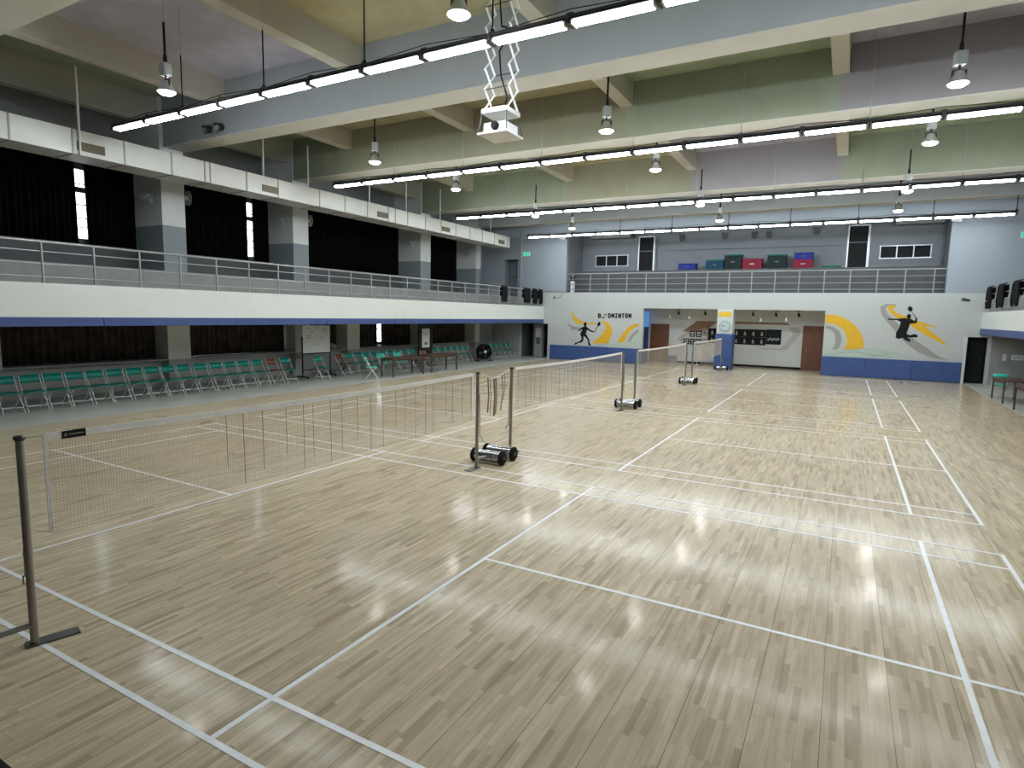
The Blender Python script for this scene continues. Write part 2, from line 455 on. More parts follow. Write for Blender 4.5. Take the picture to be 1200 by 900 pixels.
def window_unit(name, y0, y1, z0, z1, zbars, ybars):
    o = bpy.data.objects.new(name, None); COL.objects.link(o); o['kind'] = 'structure'
    t = .05; x = -14.72
    fr = MB().box((x-.04, y0, z0), (x+.04, y1, z0+t)).box((x-.04, y0, z1-t), (x+.04, y1, z1))
    for k in range(ybars+1):
        yy = y0+(y1-y0)*k/ybars; fr.box((x-.04, max(y0, yy-t/2), z0), (x+.04, min(y1, yy+t/2), z1))
    for zz, th in zbars: fr.box((x-.035, y0, zz-th/2), (x+.035, y1, zz+th/2))
    obj('window_frame', fr, 'alum', o)
    obj('window_pane', MB().box((x-.004, y0, z0), (x+.004, y1, z1)), 'glass', o)
for i, (a, b) in enumerate(WIN_UP): window_unit('window_%d' % (3+i), a, b, 4.35, 6.4, [(5.78, .16), (5.95, .03), (5.36, .03), (4.98, .03), (4.72, .03)], 4)
for i, (a, b) in enumerate(WIN_LO): window_unit('window_%d' % (7+i), a, b, .95, 1.95, [(1.62, .05)], 3)

# columns
for i, (a, b) in enumerate(COLY):
    struct('column_left', MB().box((-14.6, a, 0), (-13.0, b, ZC)), 'column')
    struct('column_right', MB().box((13.0, a, 0), (14.6, b, ZC)), 'column')
struct('column_left', MB().box((-14.6, LOWEXTRA[0], 0), (-13.0, LOWEXTRA[1], 2.25)), 'column')

# balconies
def balcony(sgn, xf):
    s = sgn
    X = lambda v: s*v
    side = 'left' if s < 0 else 'right'
    xf = abs(xf)
    struct('slab_'+side, MB().box((X(xf+.12), YN, 2.25), (X(14.6), YF, 2.9)), 'galfloor')
    struct('wall_%s_parapet' % side, MB().box((X(xf), YN, 2.2), (X(xf+.12), YF-.002, 2.92)), 'fascia')
    y = YN; k = 0
    while y < YF-.01:
        y2 = min(y+3.4, YF-.01)
        struct('trim_%d' % (10+k+(40 if s > 0 else 0)), MB().box((X(xf-.012), y+.004, 2.0 if s < 0 else 2.03), (X(xf+.14), y2-.004, 2.2 if s < 0 else 2.27)), 'bluestrip', bevel=.01)
        y = y2; k += 1
    struct('floor_%s_tier' % side, MB().box((X(11.6), YN, 2.9), (X(14.6), YF, 3.46)), 'grey')
    struct('wall_%s_sill' % side, MB().box((X(14.12), YN, 3.46), (X(14.6), YF, 4.2)), 'dgrey')
balcony(-1, XL); balcony(1, XR)
struct('wall_left_sill_lower', MB().box((-14.6, YN, 0), (-13.35, YF, .84)).box((-14.6, YN, .84), (-13.06, YF, .88)), 'under')
struct('wall_left_lower', MB().box((-14.6, 26.8, .88), (-13.3, YF, 2.25)), 'under')
struct('wall_left_upper', MB().box((-14.6, 26.8, 4.2), (-13.9, YF, ZC)), 'gal')

# ------------------------------------------------------------------ ceiling
GP = {'P': 'purple', 'Y': 'yellow', 'G': 'green'}
secx = [-13.2, -10.3, -5.4, -.45, 4.5, 9.45, 13.2]
baysy = [(-8, -3.2), (-3.2, 3.05), (3.05, 9.4), (9.4, 14.2), (14.2, 21.85), (21.85, 26.7), (26.7, YF)]
cols = ['GPYGPG', 'GYGPGY', 'GPYGPG', 'GYYGPY', 'GGYPGY', 'GYPGYP', 'GGGGGG']
for k, (a, b) in enumerate(baysy):
    xs = [-14.6]+secx[1:-1]+[14.6]
    for j in range(6):
        struct('ceiling', MB().box((xs[j], a, ZC), (xs[j+1], b, ZC+.2)), GP[cols[k][j]])
for y0, y1, z in ((-3.5, -2.85, ZB), (2.75, 3.4, ZB), (9.08, 9.74, ZB), (13.88, 14.55, ZB), (21.5, 22.15, ZB), (26.4, 27.0, ZB)):
    struct('beam', MB().box((-14.6, y0, z+.02), (14.6, y1, ZC)), 'beamgrey')
    struct('beam_soffit', MB().box((-14.6, y0, z), (14.6, y1, z+.02)), 'soffit')  # underside with the warm floor bounce painted in
# beam side panels carry the bay slab's bounced light as colour
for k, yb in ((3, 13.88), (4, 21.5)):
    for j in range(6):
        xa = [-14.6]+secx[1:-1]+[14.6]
        struct('beam_side_bounce', MB().box((xa[j], yb-.006, 7.165), (xa[j+1], yb-.0005, ZC-.002)), 'bf'+cols[k][j])
for x in secx[1:-1]:
    struct('beam_secondary', MB().box((x-.16, YN, 7.955), (x+.17, YF, ZC-.001)), 'beam')
    struct('beam_soffit', MB().box((x-.16, YN, 7.94), (x+.17, YF, 7.955)), 'soffit')
struct('beam_secondary', MB().box((-13.5, YN, 7.78), (-13.2, YF, ZC-.001)), 'beam')
struct('beam_secondary', MB().box((13.2, YN, 7.78), (13.5, YF, ZC-.001)), 'beam')

# ------------------------------------------------------------------ curtains
def curtain(x, y0, y1, z0, z1, m, label, fold=.16, amp=.05):
    n = max(12, int((y1-y0)/fold*8)); vs = []; fs = []
    ph = random.random()*6
    rows = (z0, z0+(z1-z0)*.5, z1)
    for ri, z in enumerate(rows):
        for i in range(n+1):
            y = y0+(y1-y0)*i/n
            a = amp*(1.25-.25*ri)*(math.sin(2*PI*(y-y0)/fold+ph)+.5*math.sin(2*PI*(y-y0)/fold*.43+ph*2))
            vs.append((x+a, y, z))
    for r in range(2):
        for i in range(n):
            q = r*(n+1)+i; fs.append((q, q+1, q+n+2, q+n+1))
    mb = MB().add(vs, fs, True)
    o = obj('curtain', mb, m)
    so = o.modifiers.new('thick', 'SOLIDIFY'); so.thickness = .012
    return tag(o, label, 'curtain', 'blackout curtains on the left wall')
UPC = [(2.0, 4.05, 'edge'), (4.85, 7.27, 'a'), (7.5, 8.9, 'b'), (9.72, 12.84, 'c'), (13.06, 13.76, 'd'), (14.57, 17.92, 'e'), (17.95, 21.33, 'f'), (22.22, 26.26, 'g')]
UPL = ['', 'long black upper curtain left of the nearest bright window slit', 'black upper curtain between nearest window slit and first column',
       'black upper curtain between first column and second window slit', 'narrow black upper curtain between second window slit and second column',
       'black upper curtain just past the second gallery column', 'black upper curtain just before the third gallery column', 'black upper curtain between the third and fourth gallery columns']
for (a, b, _), l in list(zip(UPC, UPL))[1:]:
    curtain(-14.3, a, b, 4.16, 6.95, 'curtain', l)
LOC = [(4.85, 8.92), (9.7, 13.76), (14.45, 16.46), (17.27, 18.98), (19.22, 21.34), (22.2, 26.25)]
LOL = ['dark lower curtain behind the nearest green chairs', 'dark lower curtain left of the whiteboard', 'dark lower curtain directly behind the whiteboard',
       'dark lower curtain left of the lower bright slit', 'dark lower curtain between lower bright slit and notice board', 'dark lower curtain behind the black drum fan']
for (a, b), l in zip(LOC, LOL):
    curtain(-13.62, a, b, .89, 2.24, 'curtain2', l, fold=.19, amp=.045)

# ------------------------------------------------------------------ duct
d = thing('air_duct', 'long white rectangular air duct hung along the left gallery', 'duct', (-11.0, 0, 5.97))
obj('duct_body', MB().box((-.9, YN+.05, 0), (0, 26.5, .56)), 'duct', d)
for y in (-5, -2.5, -.5, 1.0, 2.3, 3.4, 4.49, 5.71, 6.86, 8.06, 9.01, 9.17, 10.36, 11.5, 13.21, 14.4, 15.56, 16.74, 17.16, 17.93, 19.12, 20.27, 21.4, 22.59, 23.71, 24.89, 26.22):
    obj('flange', MB().box((-.915, y-.018, -.015), (.015, y+.018, .575)), 'ductseam', d)
for y0, y1 in ((5.8, 6.4), (10.9, 11.5), (16.1, 16.72), (20.32, 20.92), (25.3, 25.9)):
    mb = MB().box((-.01, y0, .1), (.02, y1, .3))
    for k in range(5): mb.bar((.022, y0+.02, .13+.035*k), (.022, y1-.02, .13+.035*k), .012, .012)
    obj('vent_grille', mb, 'vent', d)
obj('hanger_rod', MB().tube((.04, 5.84, -.01), (.04, 5.84, 1.97), .028, 8), 'duct', d)
for y in (11.2, 13.0, 16.0, 18.2, 20.6, 25.0):
    obj('hanger_rod', MB().tube((-.3, y, .56), (-.3, y, 1.97), .028, 8), 'duct', d)

# ------------------------------------------------------------------ railings
def railing(name, label, p0, axis, length, zb, posts, rails, group='gallery railings', h=1.0):
    t = thing(name, label, 'railing', p0, 0, group)
    ax = Vector((0,1,0)) if axis == 'y' else Vector((1,0,0))
    for s in posts:
        b = ax*s
        obj('post', MB().tube(b, b+Vector((0,0,h)), .024, 8), 'steel', t)
    for k, z in enumerate(rails):
        obj('rail', MB().tube(ax*0+Vector((0,0,z)), ax*length+Vector((0,0,z)), .027 if k == 0 else .014, 8), 'steel', t)
    return t
ys = [4.48+1.01*k for k in range(-3, 24)]
railing('gallery_railing', 'long grey steel railing along the left balcony', (-9.95, 0, 2.92), 'y', 28.5, 0, [y for y in ys if 0 < y < 28.5], (.86, .66, .40, .13), h=.86)
railing('gallery_railing', 'short visible railing of the right balcony by the far corner', (9.86, 14, 2.92), 'y', 14.5, 0, [.4+1.01*k for k in range(14)], (.95, .70, .43, .15), h=.95)
railing('gallery_railing', 'grey steel railing across the far gallery opening', (-8.58, YF+.1, 3.7), 'x', 17.06, 0, [.35+1.02*k for k in range(17)], (1.0, .72, .44, .16))
# black jackets hung over the rails
def jacket(x, y0, y1, z1, z0, label, inw):
    t = thing('black_jacket', label, 'jacket', (x, (y0+y1)/2, z1), 0, 'black jackets on balcony rails')
    w = (y1-y0)*.42
    mb = MB(); n = 10
    vs = []; fs = []
    prof = [(-.06, -.45), (-.065, -.2), (-.055, .02), (0, .06), (.055, .02), (.07, -.3), (.065, z0-z1+.12), (.055, z0-z1)]
    for j, (px, pz) in enumerate(prof):
        for i in range(n+1):
            u = -1+2*i/n
            wob = .018*math.sin(i*2.1+j)
            shrink = 1-.18*max(0, j-4)/3
            vs.append((px*inw+wob, u*w*shrink, pz+(.05*math.cos(i*1.7) if j == 7 else 0)))
    for j in range(len(prof)-1):
        for i in range(n):
            q = j*(n+1)+i; fs.append((q, q+1, q+n+2, q+n+1))
    mb.add(vs, fs, True)
    o = obj('body', mb, 'jacket', t)
    so = o.modifiers.new('thick', 'SOLIDIFY'); so.thickness = .02
    for sy in (-1, 1):
        sl = MB().tube((.045*inw, sy*w*.7, -.05), (.06*inw, sy*w*.95, (z0-z1)*.75), .05, 8, .035).tube((.06*inw, sy*w*.95, (z0-z1)*.75), (.05*inw, sy*w*.8, z0-z1-.03), .035, 8, .03)
        obj('sleeve', sl, 'jacket', t)
JL = [(23.8, 24.4, 'black jacket hanging alone on the left balcony rail'), (26.1, 26.95, 'wide black jacket on left rail, second from the near end'),
      (27.2, 27.75, 'black jacket on left rail, third from the near end'), (27.95, 28.4, 'black jacket at the far corner of the left rail')]
for a, b, l in JL: jacket(-9.95, a, b, 3.78, 3.08, l, 1)
JR = [(27.2, 28.2, 'black jacket on the right rail next to the corner'), (25.0, 26.3, 'black jacket in the middle of the right rail'), (22.9, 24.0, 'black jacket on the right rail nearest the picture edge')]
for a, b, l in JR: jacket(9.86, a, b, 3.87, 3.1, l, -1)

# ------------------------------------------------------------------ fluorescent rows
ROWY = [6.08, 12.8, 19.82, 26.46]
ROWL = ['first in view', 'second in view', 'third in view', 'nearest the far wall']
PX = 1.25; RX0 = -9.87; ZT = 6.47
fx = thing('ceiling_light', '', 'ceiling light', (0,0,0), 0, 'fluorescent fixtures in the light rows')
# flat-topped reflector batten with two tubes hung under it
obj('reflector', MB().box((-.59, -.095, .012), (.59, .095, .030)).box((-.59, -.04, .030), (.59, .04, .071)).box((-.555, -.011, -.03), (.555, .011, .012)), 'fixd', fx)
for sy in (-1, 1):
    obj('tube', MB().tube((-.558, sy*.056, -.016), (.558, sy*.056, -.016), .0235, 12), 'tube', fx)
for sx in (-1, 1):
    obj('lamp_holder', MB().box((sx*.558, -.09, -.042), (sx*.590, .09, .0115)), 'lampbox', fx)
first = True
for r, yy in enumerate(ROWY):
    for k in range(16):
        lab = 'twin tube fluorescent fixture, %s from the left in the light row %s' % (ORD[k], ROWL[r])
        loc = (RX0+PX*(k+.5), yy, ZT)
        if first: fx.location = loc; fx['label'] = lab; first = False
        else: dup(fx, lab, loc)
    t = thing('light_rail', 'dark suspension rail carrying the fluorescent row %s' % ROWL[r], 'light rail', (RX0, yy, ZT), 0, 'suspension rails of the light rows')
    obj('channel', MB().box((-.05, -.03, .071), (PX*16+.05, .03, .115)), 'darkmetal', t)
    for k in range(17):
        obj('joint_bracket', MB().box((k*PX-.018, -.10, -.03), (k*PX+.018, .10, .0705)).box((k*PX-.05, -.035, .1151), (k*PX+.05, .035, .135)), 'darkmetal', t)
    for k in range(2, 17, 2):
        x = RX0+k*PX
        top = (ZB if r == 3 else 7.94 if any(abs(x-sx) < .2 for sx in secx) else ZC)-ZT
        mid = min(top, 7.62-ZT)
        mb = MB().tube((k*PX, 0, .1), (k*PX, 0, mid), (.013, .008, .008, .013, .013)[r], 6).tube((k*PX, 0, .1), (k*PX, 0, .17), .032, 8)
        obj('hanger_rod', mb, 'black' if r in (0, 3, 4) else 'lampbox', t)
        if top > mid: obj('hanger_wire', MB().tube((k*PX, 0, mid), (k*PX, 0, top), .004, 5), 'lampbox', t)
    mb = MB()
    for k in range(0, 16):
        a = (k*PX, .02, .13 if k % 2 == 0 else .2); b = ((k+1)*PX, .02, .2 if k % 2 == 0 else .13)
        mb.tube(a, b, .007, 5)
    obj('cable', mb, 'black', t)

# ------------------------------------------------------------------ hanging floodlights
hb = thing('hanging_floodlight', '', 'hanging lamp', (0,0,6.5), 0, 'hanging floodlights in three lines')
obj('rod', MB().tube((0, 0, .62), (0, 0, 1.25), .022, 8).tube((0, 0, .5), (0, 0, .66), .035, 8), 'black', hb)
obj('wire', MB().tube((0, 0, 1.25), (0, 0, 2.05), .004, 5), 'lampbox', hb)
obj('ballast_box', MB().box((-.085, -.08, .30), (.085, .08, .52)), 'lampbox', hb, bevel=.015)
obj('bracket', MB().bar((-.10, 0, .10), (-.10, 0, .22), .02, .03).bar((.10, 0, .10), (.10, 0, .22), .02, .03).bar((-.11, 0, .22), (.11, 0, .22), .03, .02).tube((0, 0, .21), (0, 0, .31), .02, 8), 'darkmetal', hb)
obj('lamp_shade', MB().lathe([(.07, .20), (.085, .17), (.115, .09), (.155, .02), (.163, 0), (.15, 0), (.1, .08)], n=24), 'alu', hb)
obj('lens', MB().lathe([(.0, -.05), (.06, -.046), (.11, -.03), (.142, .0), (.149, .01), (.0, .012)], n=24), 'lens', hb)
LX = [-6.55, .1, 6.37]; LY = [5.24, 11.0, 14.9, 20.7, 24.5]
LN = ['left line', 'middle line', 'right line']
first = True
for i, x in enumerate(LX):
    for j, y in enumerate(LY):
        lab = 'white hanging floodlight on black rod, %s from the camera in the %s' % (ORD[j], LN[i])
        if first: hb.location = (x, y, 6.5); hb['label'] = lab; first = False
        else: dup(hb, lab, (x, y, 6.5), random.random())

# ------------------------------------------------------------------ twin emergency light on the first beam
t = thing('emergency_light', 'small grey twin head emergency light on the nearest beam', 'emergency light', (-10.5, 9.08, 7.18))
t.scale = (1.35, 1.35, 1.35)
obj('body', MB().box((-.07, -.06, 0), (.07, 0, .14)), 'lampbox', t)
for sx in (-1, 1):
    h = obj('lamp_head', MB().tube((sx*.17, -.02, .14), (sx*.2, -.16, .10), .07, 12, .085), 'darkmetal', t)
    obj('lamp_glass', MB().tube((sx*.2, -.161, .10), (sx*.201, -.166, .0995), .075, 12), 'alu', h)

# ------------------------------------------------------------------ projector lift
t = thing('projector_lift', 'white scissor projector lift hanging from the ceiling', 'projector lift', (-.39, 7.25, 5.5))
obj('ceiling_mount', MB().box((-.33, -.33, 2.7), (.33, .33, 2.86)).box((-.3, -.3, 2.86), (-.22, .3, 3.05)).box((.22, -.3, 2.86), (.3, .3, 3.05)), 'darkmetal', t)
nst = 7; zlo, zhi = .40, 2.7; hs = (zhi-zlo)/nst
for sx in (-.23, .23):
    for k in range(nst):
        z0, z1 = zlo+k*hs, zlo+(k+1)*hs
        obj('scissor_arm', MB().bar((sx-.008, -.16, z0), (sx-.008, .16, z1), .012, .035, (1,0,0)), 'housing', t)
        obj('scissor_arm', MB().bar((sx+.008, .16, z0), (sx+.008, -.16, z1), .012, .035, (1,0,0)), 'housing', t)
for k in range(1, nst):
    z = zlo+k*hs
    obj('cross_rod', MB().tube((-.25, -.16 if k % 2 else .16, z), (.25, -.16 if k % 2 else .16, z), .008, 6), 'darkmetal', t)
obj('top_plate', MB().box((-.25, -.24, .32), (.25, .24, .40)), 'housing', t, bevel=.01)
for sx in (-.27, .27):
    for sy in (-.27, .27):
        obj('corner_rod', MB().tube((sx, sy, .0), (sx*.88, sy*.85, .34), .01, 6), 'darkmetal', t)
obj('tray', MB().box((-.29, -.29, -.03), (.29, .29, .005)), 'housing', t, bevel=.008)
obj('cable', MB().path([(.0, -.05, 2.7), (-.02, -.05, 2.1), (0, -.02, 1.75), (.12, -.05, 1.7), (.1, -.05, 1.5), (-.02, -.05, 1.35), (.02, -.05, .95), (.13, -.02, .6), (.06, 0, .41)], .014, 6), 'black', t)
t = thing('projector', 'white projector with dark lens resting on the lift tray', 'projector', (-.39, 7.25, 5.506))
obj('body', MB().box((-.22, -.2, .015), (.22, .22, .17)), 'housing', t, bevel=.015)
obj('lens', MB().tube((.02, -.2, .1), (.02, -.27, .1), .055, 16).tube((.02, -.2, .1), (.02, -.24, .1), .07, 16), 'black', t)
for sx in (-.17, .17):
    for sy in (-.15, .16): obj('foot', MB().tube((sx, sy, 0), (sx, sy, .016), .015, 8), 'rubber', t)

# ------------------------------------------------------------------ net posts and nets
post = thing('net_post', '', 'net post', (0,0,0), 0, 'badminton net posts')
# local: +y points towards the net, the weight sits at -y
obj('pole', MB().tube((0, 0, .012), (0, 0, 1.53), .0265, 14), 'post', post)
obj('pole_cap', MB().lathe([(.027, 1.52), (.036, 1.53), (.037, 1.548), (.03, 1.556), (.0, 1.558)], n=14), 'plate', post)
obj('base_plate', MB().box((-.055, -.05, 0), (.055, .27, .012)), 'plate', post)
obj('strut', MB().tube((0, 0, .15), (0, -.30, .13), .021, 10), 'steel', post)
obj('crank', MB().path([(-.03, -.01, 1.2), (-.036, -.015, .9), (-.04, -.02, .52), (-.075, -.03, .5), (-.08, -.03, .44)], .006, 6), 'post', post)
obj('collar', MB().tube((0, 0, .68), (0, 0, .71), .031, 12), 'post', post)
dr = obj('weight_drum', MB().lathe([(.03, -.255), (.092, -.25), (.096, -.24), (.096, .24), (.092, .25), (.03, .255)], (0, -.36, .125), 'x', 24), 'chrome', post)
for sx in (-1, 1):
    w = obj('wheel', MB().lathe([(.04, sx*.235), (.105, sx*.24), (.117, sx*.25), (.117, sx*.285), (.105, sx*.295), (.05, sx*.297)][::sx], (0, -.36, .12), 'x', 24), 'rubber', post)
    obj('hub', MB().lathe([(.03, sx*.29), (.03, sx*.304), (.0, sx*.305)][::sx], (0, -.36, .12), 'x', 12), 'darkmetal', w)
PLAB = [('net post with chrome weight at the near end of the closest net', 'net post with chrome weight at the far end of the closest net'),
        ('net post at the near end of the second net, beside the first pair of drums', 'net post at the far end of the second net'),
        ('net post at the near end of the third net', 'net post at the far end of the third net'),
        ('net post at the near end of the farthest net', 'net post in front of the blue niche pillar')]
first = True
ends = []
for c, y0 in enumerate(Y0):
    pa, pb = y0, y0+(6.05 if c < 3 else 6.0)
    ends.append((pa, pb))
    for k, (y, rz) in enumerate(((pa, 0), (pb, PI))):
        if first: post.location = (-.02, y, 0); post.rotation_euler = (0, 0, -.26); post['label'] = PLAB[c][k]; first = False
        else: dup(post, PLAB[c][k], (-.02, y, 0), rz)
NLAB = ['beige badminton net closest to the camera with a black brand label', 'brown badminton net on the second court', 'brown badminton net on the third court', 'brown badminton net on the farthest court before the niche pillar']
def sag(u): return -.026*4*u*(1-u)
for c, (pa, pb) in enumerate(ends):
    t = thing('badminton_net', NLAB[c], 'net', (-.02, pa, 0), 0, 'badminton nets')
    L = pb-pa
    a, b = .16, L-.16
    seg = 16
    tp = MB()
    for i in range(seg):
        u0, u1 = i/seg, (i+1)/seg
        ya, yb = a+(b-a)*u0, a+(b-a)*u1
        tp.bar((0, ya, 1.522+sag(u0)), (0, yb, 1.522+sag(u1)), .010, .052)
    obj('top_tape', tp, 'tape', t)
    obj('side_tape', MB().box((-.004, a-.02, .80), (.004, a+.006, 1.54)), 'tape', t)
    obj('side_tape', MB().box((-.004, b-.012, .80), (.004, b+.03, 1.54)), 'tape', t)
    ca = MB()
    ca.tube((0, .02, 1.535), (0, a, 1.535), .004, 5).tube((0, b, 1.535), (0, L-.02, 1.535), .004, 5)
    ca.tube((0, .02, .86), (0, a-.02, .81), .003, 5).tube((0, b+.02, .81), (0, L-.02, .86), .003, 5)
    obj('tension_cord', ca, 'cord', t)
    ms = MB(); pitch = .021
    r = .0011
    k = 0; y = a
    while y < b:
        u = (y-a)/(b-a)
        dx = .012*math.sin(y*3.1+c)
        ms.tube((0, y, 1.49+sag(u)), (dx, y+.004*math.sin(k*1.7), .79+sag(u)), r, 3, caps=False)
        y += pitch; k += 1
    nz = 33
    for j in range(nz+1):
        f = j/nz
        z = 1.49+(.79-1.49)*f
        pts = [(.012*math.sin((a+(b-a)*i/12)*3.1+c)*f, a+(b-a)*i/12, z+sag(i/12)) for i in range(13)]
        for p, q in zip(pts, pts[1:]): ms.tube(p, q, r if j < nz else .0025, 3, caps=False)
    obj('mesh', ms, 'cord', t)
    # thickened tuck cords that hang down the mesh
    dk = MB(); nd = 26
    for i in range(nd):
        u = (i+.3+.5*random.random())/nd
        if c == 0 and u < .25 and random.random() < .8: continue
        y = a+(b-a)*u
        zb = .79+sag(u)+random.choice((0, 0, .1, .2))
        dk.tube((.004, y, 1.49+sag(u)), (.006, y+.006, zb), min(.0018+.0016*random.random(), .003), 4, caps=False)
    obj('tuck_cord', dk, 'cord2', t)
    if c == 0:
        lb = obj('label_patch', MB().box((-.009, .26, 1.487), (.009, .42, 1.545)), 'black', t)
        obj('label_mark', MB().box((.0091, .275, 1.505), (.0095, .292, 1.525)).box((.0091, .305, 1.512), (.0095, .405, 1.52)), 'mug', lb)

# net remainder tied between the two posts beside the first pair of drums
t = thing('net_bundle', 'bunched brown net tied between the first pair of posts', 'net', (-.02, 6.16, 0), 0)
k1 = [(0, 0, 1.50), (0, .14, 1.47), (0, .32, 1.41), (0, .55, 1.43), (0, .72, 1.47), (0, .90, 1.52)]
obj('tie_cord', MB().path(k1, .007, 6), 'tape', t)
for y, top, bot, rr in ((.20, 1.44, .86, .012), (.27, 1.42, .80, .006), (.40, 1.41, .78, .018), (.46, 1.41, .80, .010), (.66, 1.45, .84, .010), (.74, 1.47, 1.0, .006)):
    obj('net_strand', MB().path([(0, y, top), (.012, y+.015, (top+bot)/2), (0, y-.03 if y > .6 else y+.01, bot)], rr, 6), 'cord2', t)

# ------------------------------------------------------------------ folding chairs (local: faces +x)
def chair(name, label, plastic, loc, rz=0, group=None):
    t = thing(name, label, 'chair', loc, rz, group)
    W = .205
    # curved backrest
    vs = []; fs = []; nn = 8
    for j in range(2):
        for i in range(nn+1):
            u = -1+2*i/nn
            z = (.63, .81)[j]; x = (-.165, -.225)[j]-.025*(1-u*u)
            if j and abs(u) > .9: z -= .015
            vs.append((x, u*(W+.012), z))
    for i in range(nn): fs.append((i, i+1, nn+2+i, nn+1+i))
    o = obj('backrest', MB().add(vs, fs, True), plastic, t)
    so = o.modifiers.new('thick', 'SOLIDIFY'); so.thickness = .022
    obj('seat', MB().box((-.2, -W+.012, .425), (.21, W-.012, .45)), plastic, t, bevel=.012)
    for s in (-1, 1):
        obj('front_leg', MB().path([(-.23, s*W, .80), (-.165, s*W, .63), (.22, s*W, .0)], .0115, 7), 'frame', t)
        obj('rear_leg', MB().path([(.17, s*(W-.025), .425), (.0, s*(W-.025), .29), (-.24, s*(W-.025), 0)], .0115, 7), 'frame', t)
        obj('brace', MB().path([(-.12, s*(W-.012), .44), (-.02, s*(W-.012), .40), (.06, s*(W-.012), .30), (.085, s*(W-.012), .225)], .008, 6), 'frame', t)
    obj('front_stretcher', MB().tube((.155, -W, .11), (.155, W, .11), .010, 7), 'frame', t)
    obj('rear_stretcher', MB().tube((-.17, -W+.025, .085), (-.17, W-.025, .085), .010, 7), 'frame', t)
    return t
G1 = 'green folding chairs in the near row on the left walkway'
nearY = [4.32, 4.81, 5.28, 5.76, 6.23, 6.70, 7.20, 7.68, 8.14, 8.60, 9.10, 9.62, 10.11, 10.58, 11.09]
base = None
def put(proto, label, loc, rz=0):
    return dup(proto, label, loc, rz)
XC = -11.52
for i, y in enumerate(nearY):
    l = 'green folding chair, %s from the near end of the row along the left wall' % ORD[i]
    if base is None: base = chair('folding_chair', l, 'teal', (XC, y, 0), 0, G1)
    else: put(base, l, (XC, y, 0), random.uniform(-.05, .05))
bro = chair('folding_chair', 'red-brown folding chair near the end of the near green row', 'brownp', (XC, 11.64, 0), .03)
put(base, 'green folding chair right beside the red-brown chair, nearest the whiteboard', (XC, 12.2, 0), -.04)
put(base, 'green folding chair standing in front of the whiteboard', (-11.22, 13.42, 0), .08)
b2 = put(bro, 'brown folding chair between the whiteboard and next green chair', (XC-.1, 14.86, 0), .1)
G2 = 'green folding chairs behind the brown tables'
for i, y in enumerate((15.4, 15.92, 16.38, 16.85, 17.36, 17.88, 18.36, 18.84, 19.32)):
    o = put(base, 'green folding chair, %s past the whiteboard in the row behind the tables' % ORD[i], (XC-.15, y, 0), random.uniform(-.06, .06)); o['group'] = G2
G3 = 'green folding chairs between the notice board and the fan'
for i, y in enumerate((20.95, 21.5, 22.05, 22.55, 23.05, 23.5)):
    o = put(base, 'green folding chair, %s past the notice board, before the drum fan' % ORD[i], (XC-.15, y+.1, 0), random.uniform(-.06, .06)); o['group'] = G3
put(bro, 'red-brown folding chair tucked behind the farther brown table', (-10.75, 18.9, 0), .05)
G4 = 'green folding chairs beyond the fan'
for i, y in enumerate((25.2, 25.75, 26.3, 26.85, 27.4, 27.95)):
    o = put(base, 'green folding chair, %s beyond the black drum fan at the far end' % ORD[i], (XC-.1, y+.05, 0), random.uniform(-.06, .06)); o['group'] = G4
bright = chair('folding_chair', 'bright green folding chair standing alone in front of the nearer table', 'tealb', (-9.98, 14.62, 0), .72)
put(bright, 'bright green folding chair behind the right walkway tables', (9.72, 23.85, 0), PI/2)
put(bright, 'bright green folding chair tucked behind the left part of the nearer table', (-10.7, 16.15, 0), 0)
put(bright, 'bright green folding chair tucked behind the right part of the nearer table', (-10.7, 17.15, 0), 0)

# ------------------------------------------------------------------ tables
def table(label, x0, x1, y0, y1, h=.72):
    cx, cy = (x0+x1)/2, (y0+y1)/2; dx, dy = (x1-x0)/2, (y1-y0)/2
    t = thing('folding_table', label, 'table', (cx, cy, 0), 0, 'dark brown tables on the walkways')
    obj('table_top', MB().box((-dx, -dy, h-.035), (dx, dy, h)), 'tablew', t, bevel=.006)
    obj('apron', MB().box((-dx+.05, -dy+.06, h-.10), (-dx+.07, dy-.06, h-.035)).box((dx-.07, -dy+.06, h-.10), (dx-.05, dy-.06, h-.035)), 'tablew', t)
    for sx in (-1, 1):
        for sy in (-1, 1):
            obj('leg', MB().cbox((sx*(dx-.05), sy*(dy-.06), (h-.035)/2), (.045, .045, h-.035)), 'tablew', t)
    return t
table('dark brown table behind the bright green chair on the left walkway', -10.25, -9.6, 15.35, 17.3)
table('dark brown table farther along the left walkway, below the notice board', -10.25, -9.6, 17.75, 19.65)
table('dark brown table on the right walkway nearer the black doorway', 9.42, 10.1, 21.65, 23.35)
table('dark brown table on the right walkway cut by the picture edge', 9.43, 10.1, 18.5, 20.35)

# ------------------------------------------------------------------ whiteboard, notice board, fan, bag
t = thing('whiteboard', 'rolling whiteboard with faint marker notes on a black stand', 'whiteboard', (-11.95, 13.85, 0))
obj('board', MB().box((-.012, -.62, .93), (.012, .62, 1.87)), 'board', t, bevel=.004)
obj('board_edge', MB().box((-.016, -.645, .905), (.016, -.62, 1.895)).box((-.016, .62, .905), (.016, .645, 1.895)).box((-.016, -.62, .905), (.016, .62, .93)).box((-.016, -.62, 1.87), (.016, .62, 1.895)), 'paper', t)
fr = MB()
for s in (-1, 1):
    fr.box((-.02, s*.665-.016, .06), (.02, s*.665+.016, 1.5))
    fr.box((-.3, s*.665-.02, .04), (.3, s*.665+.02, .08))
fr.box((-.018, -.665, .86), (.018, .665, .90)).box((-.018, -.665, .28), (.018, .665, .31))
obj('stand', fr, 'black', t)
for s in (-1, 1):
    for q in (-.27, .27): obj('caster', MB().tube((q, s*.665-.012, .03), (q, s*.665+.012, .03), .03, 10), 'rubber', t)
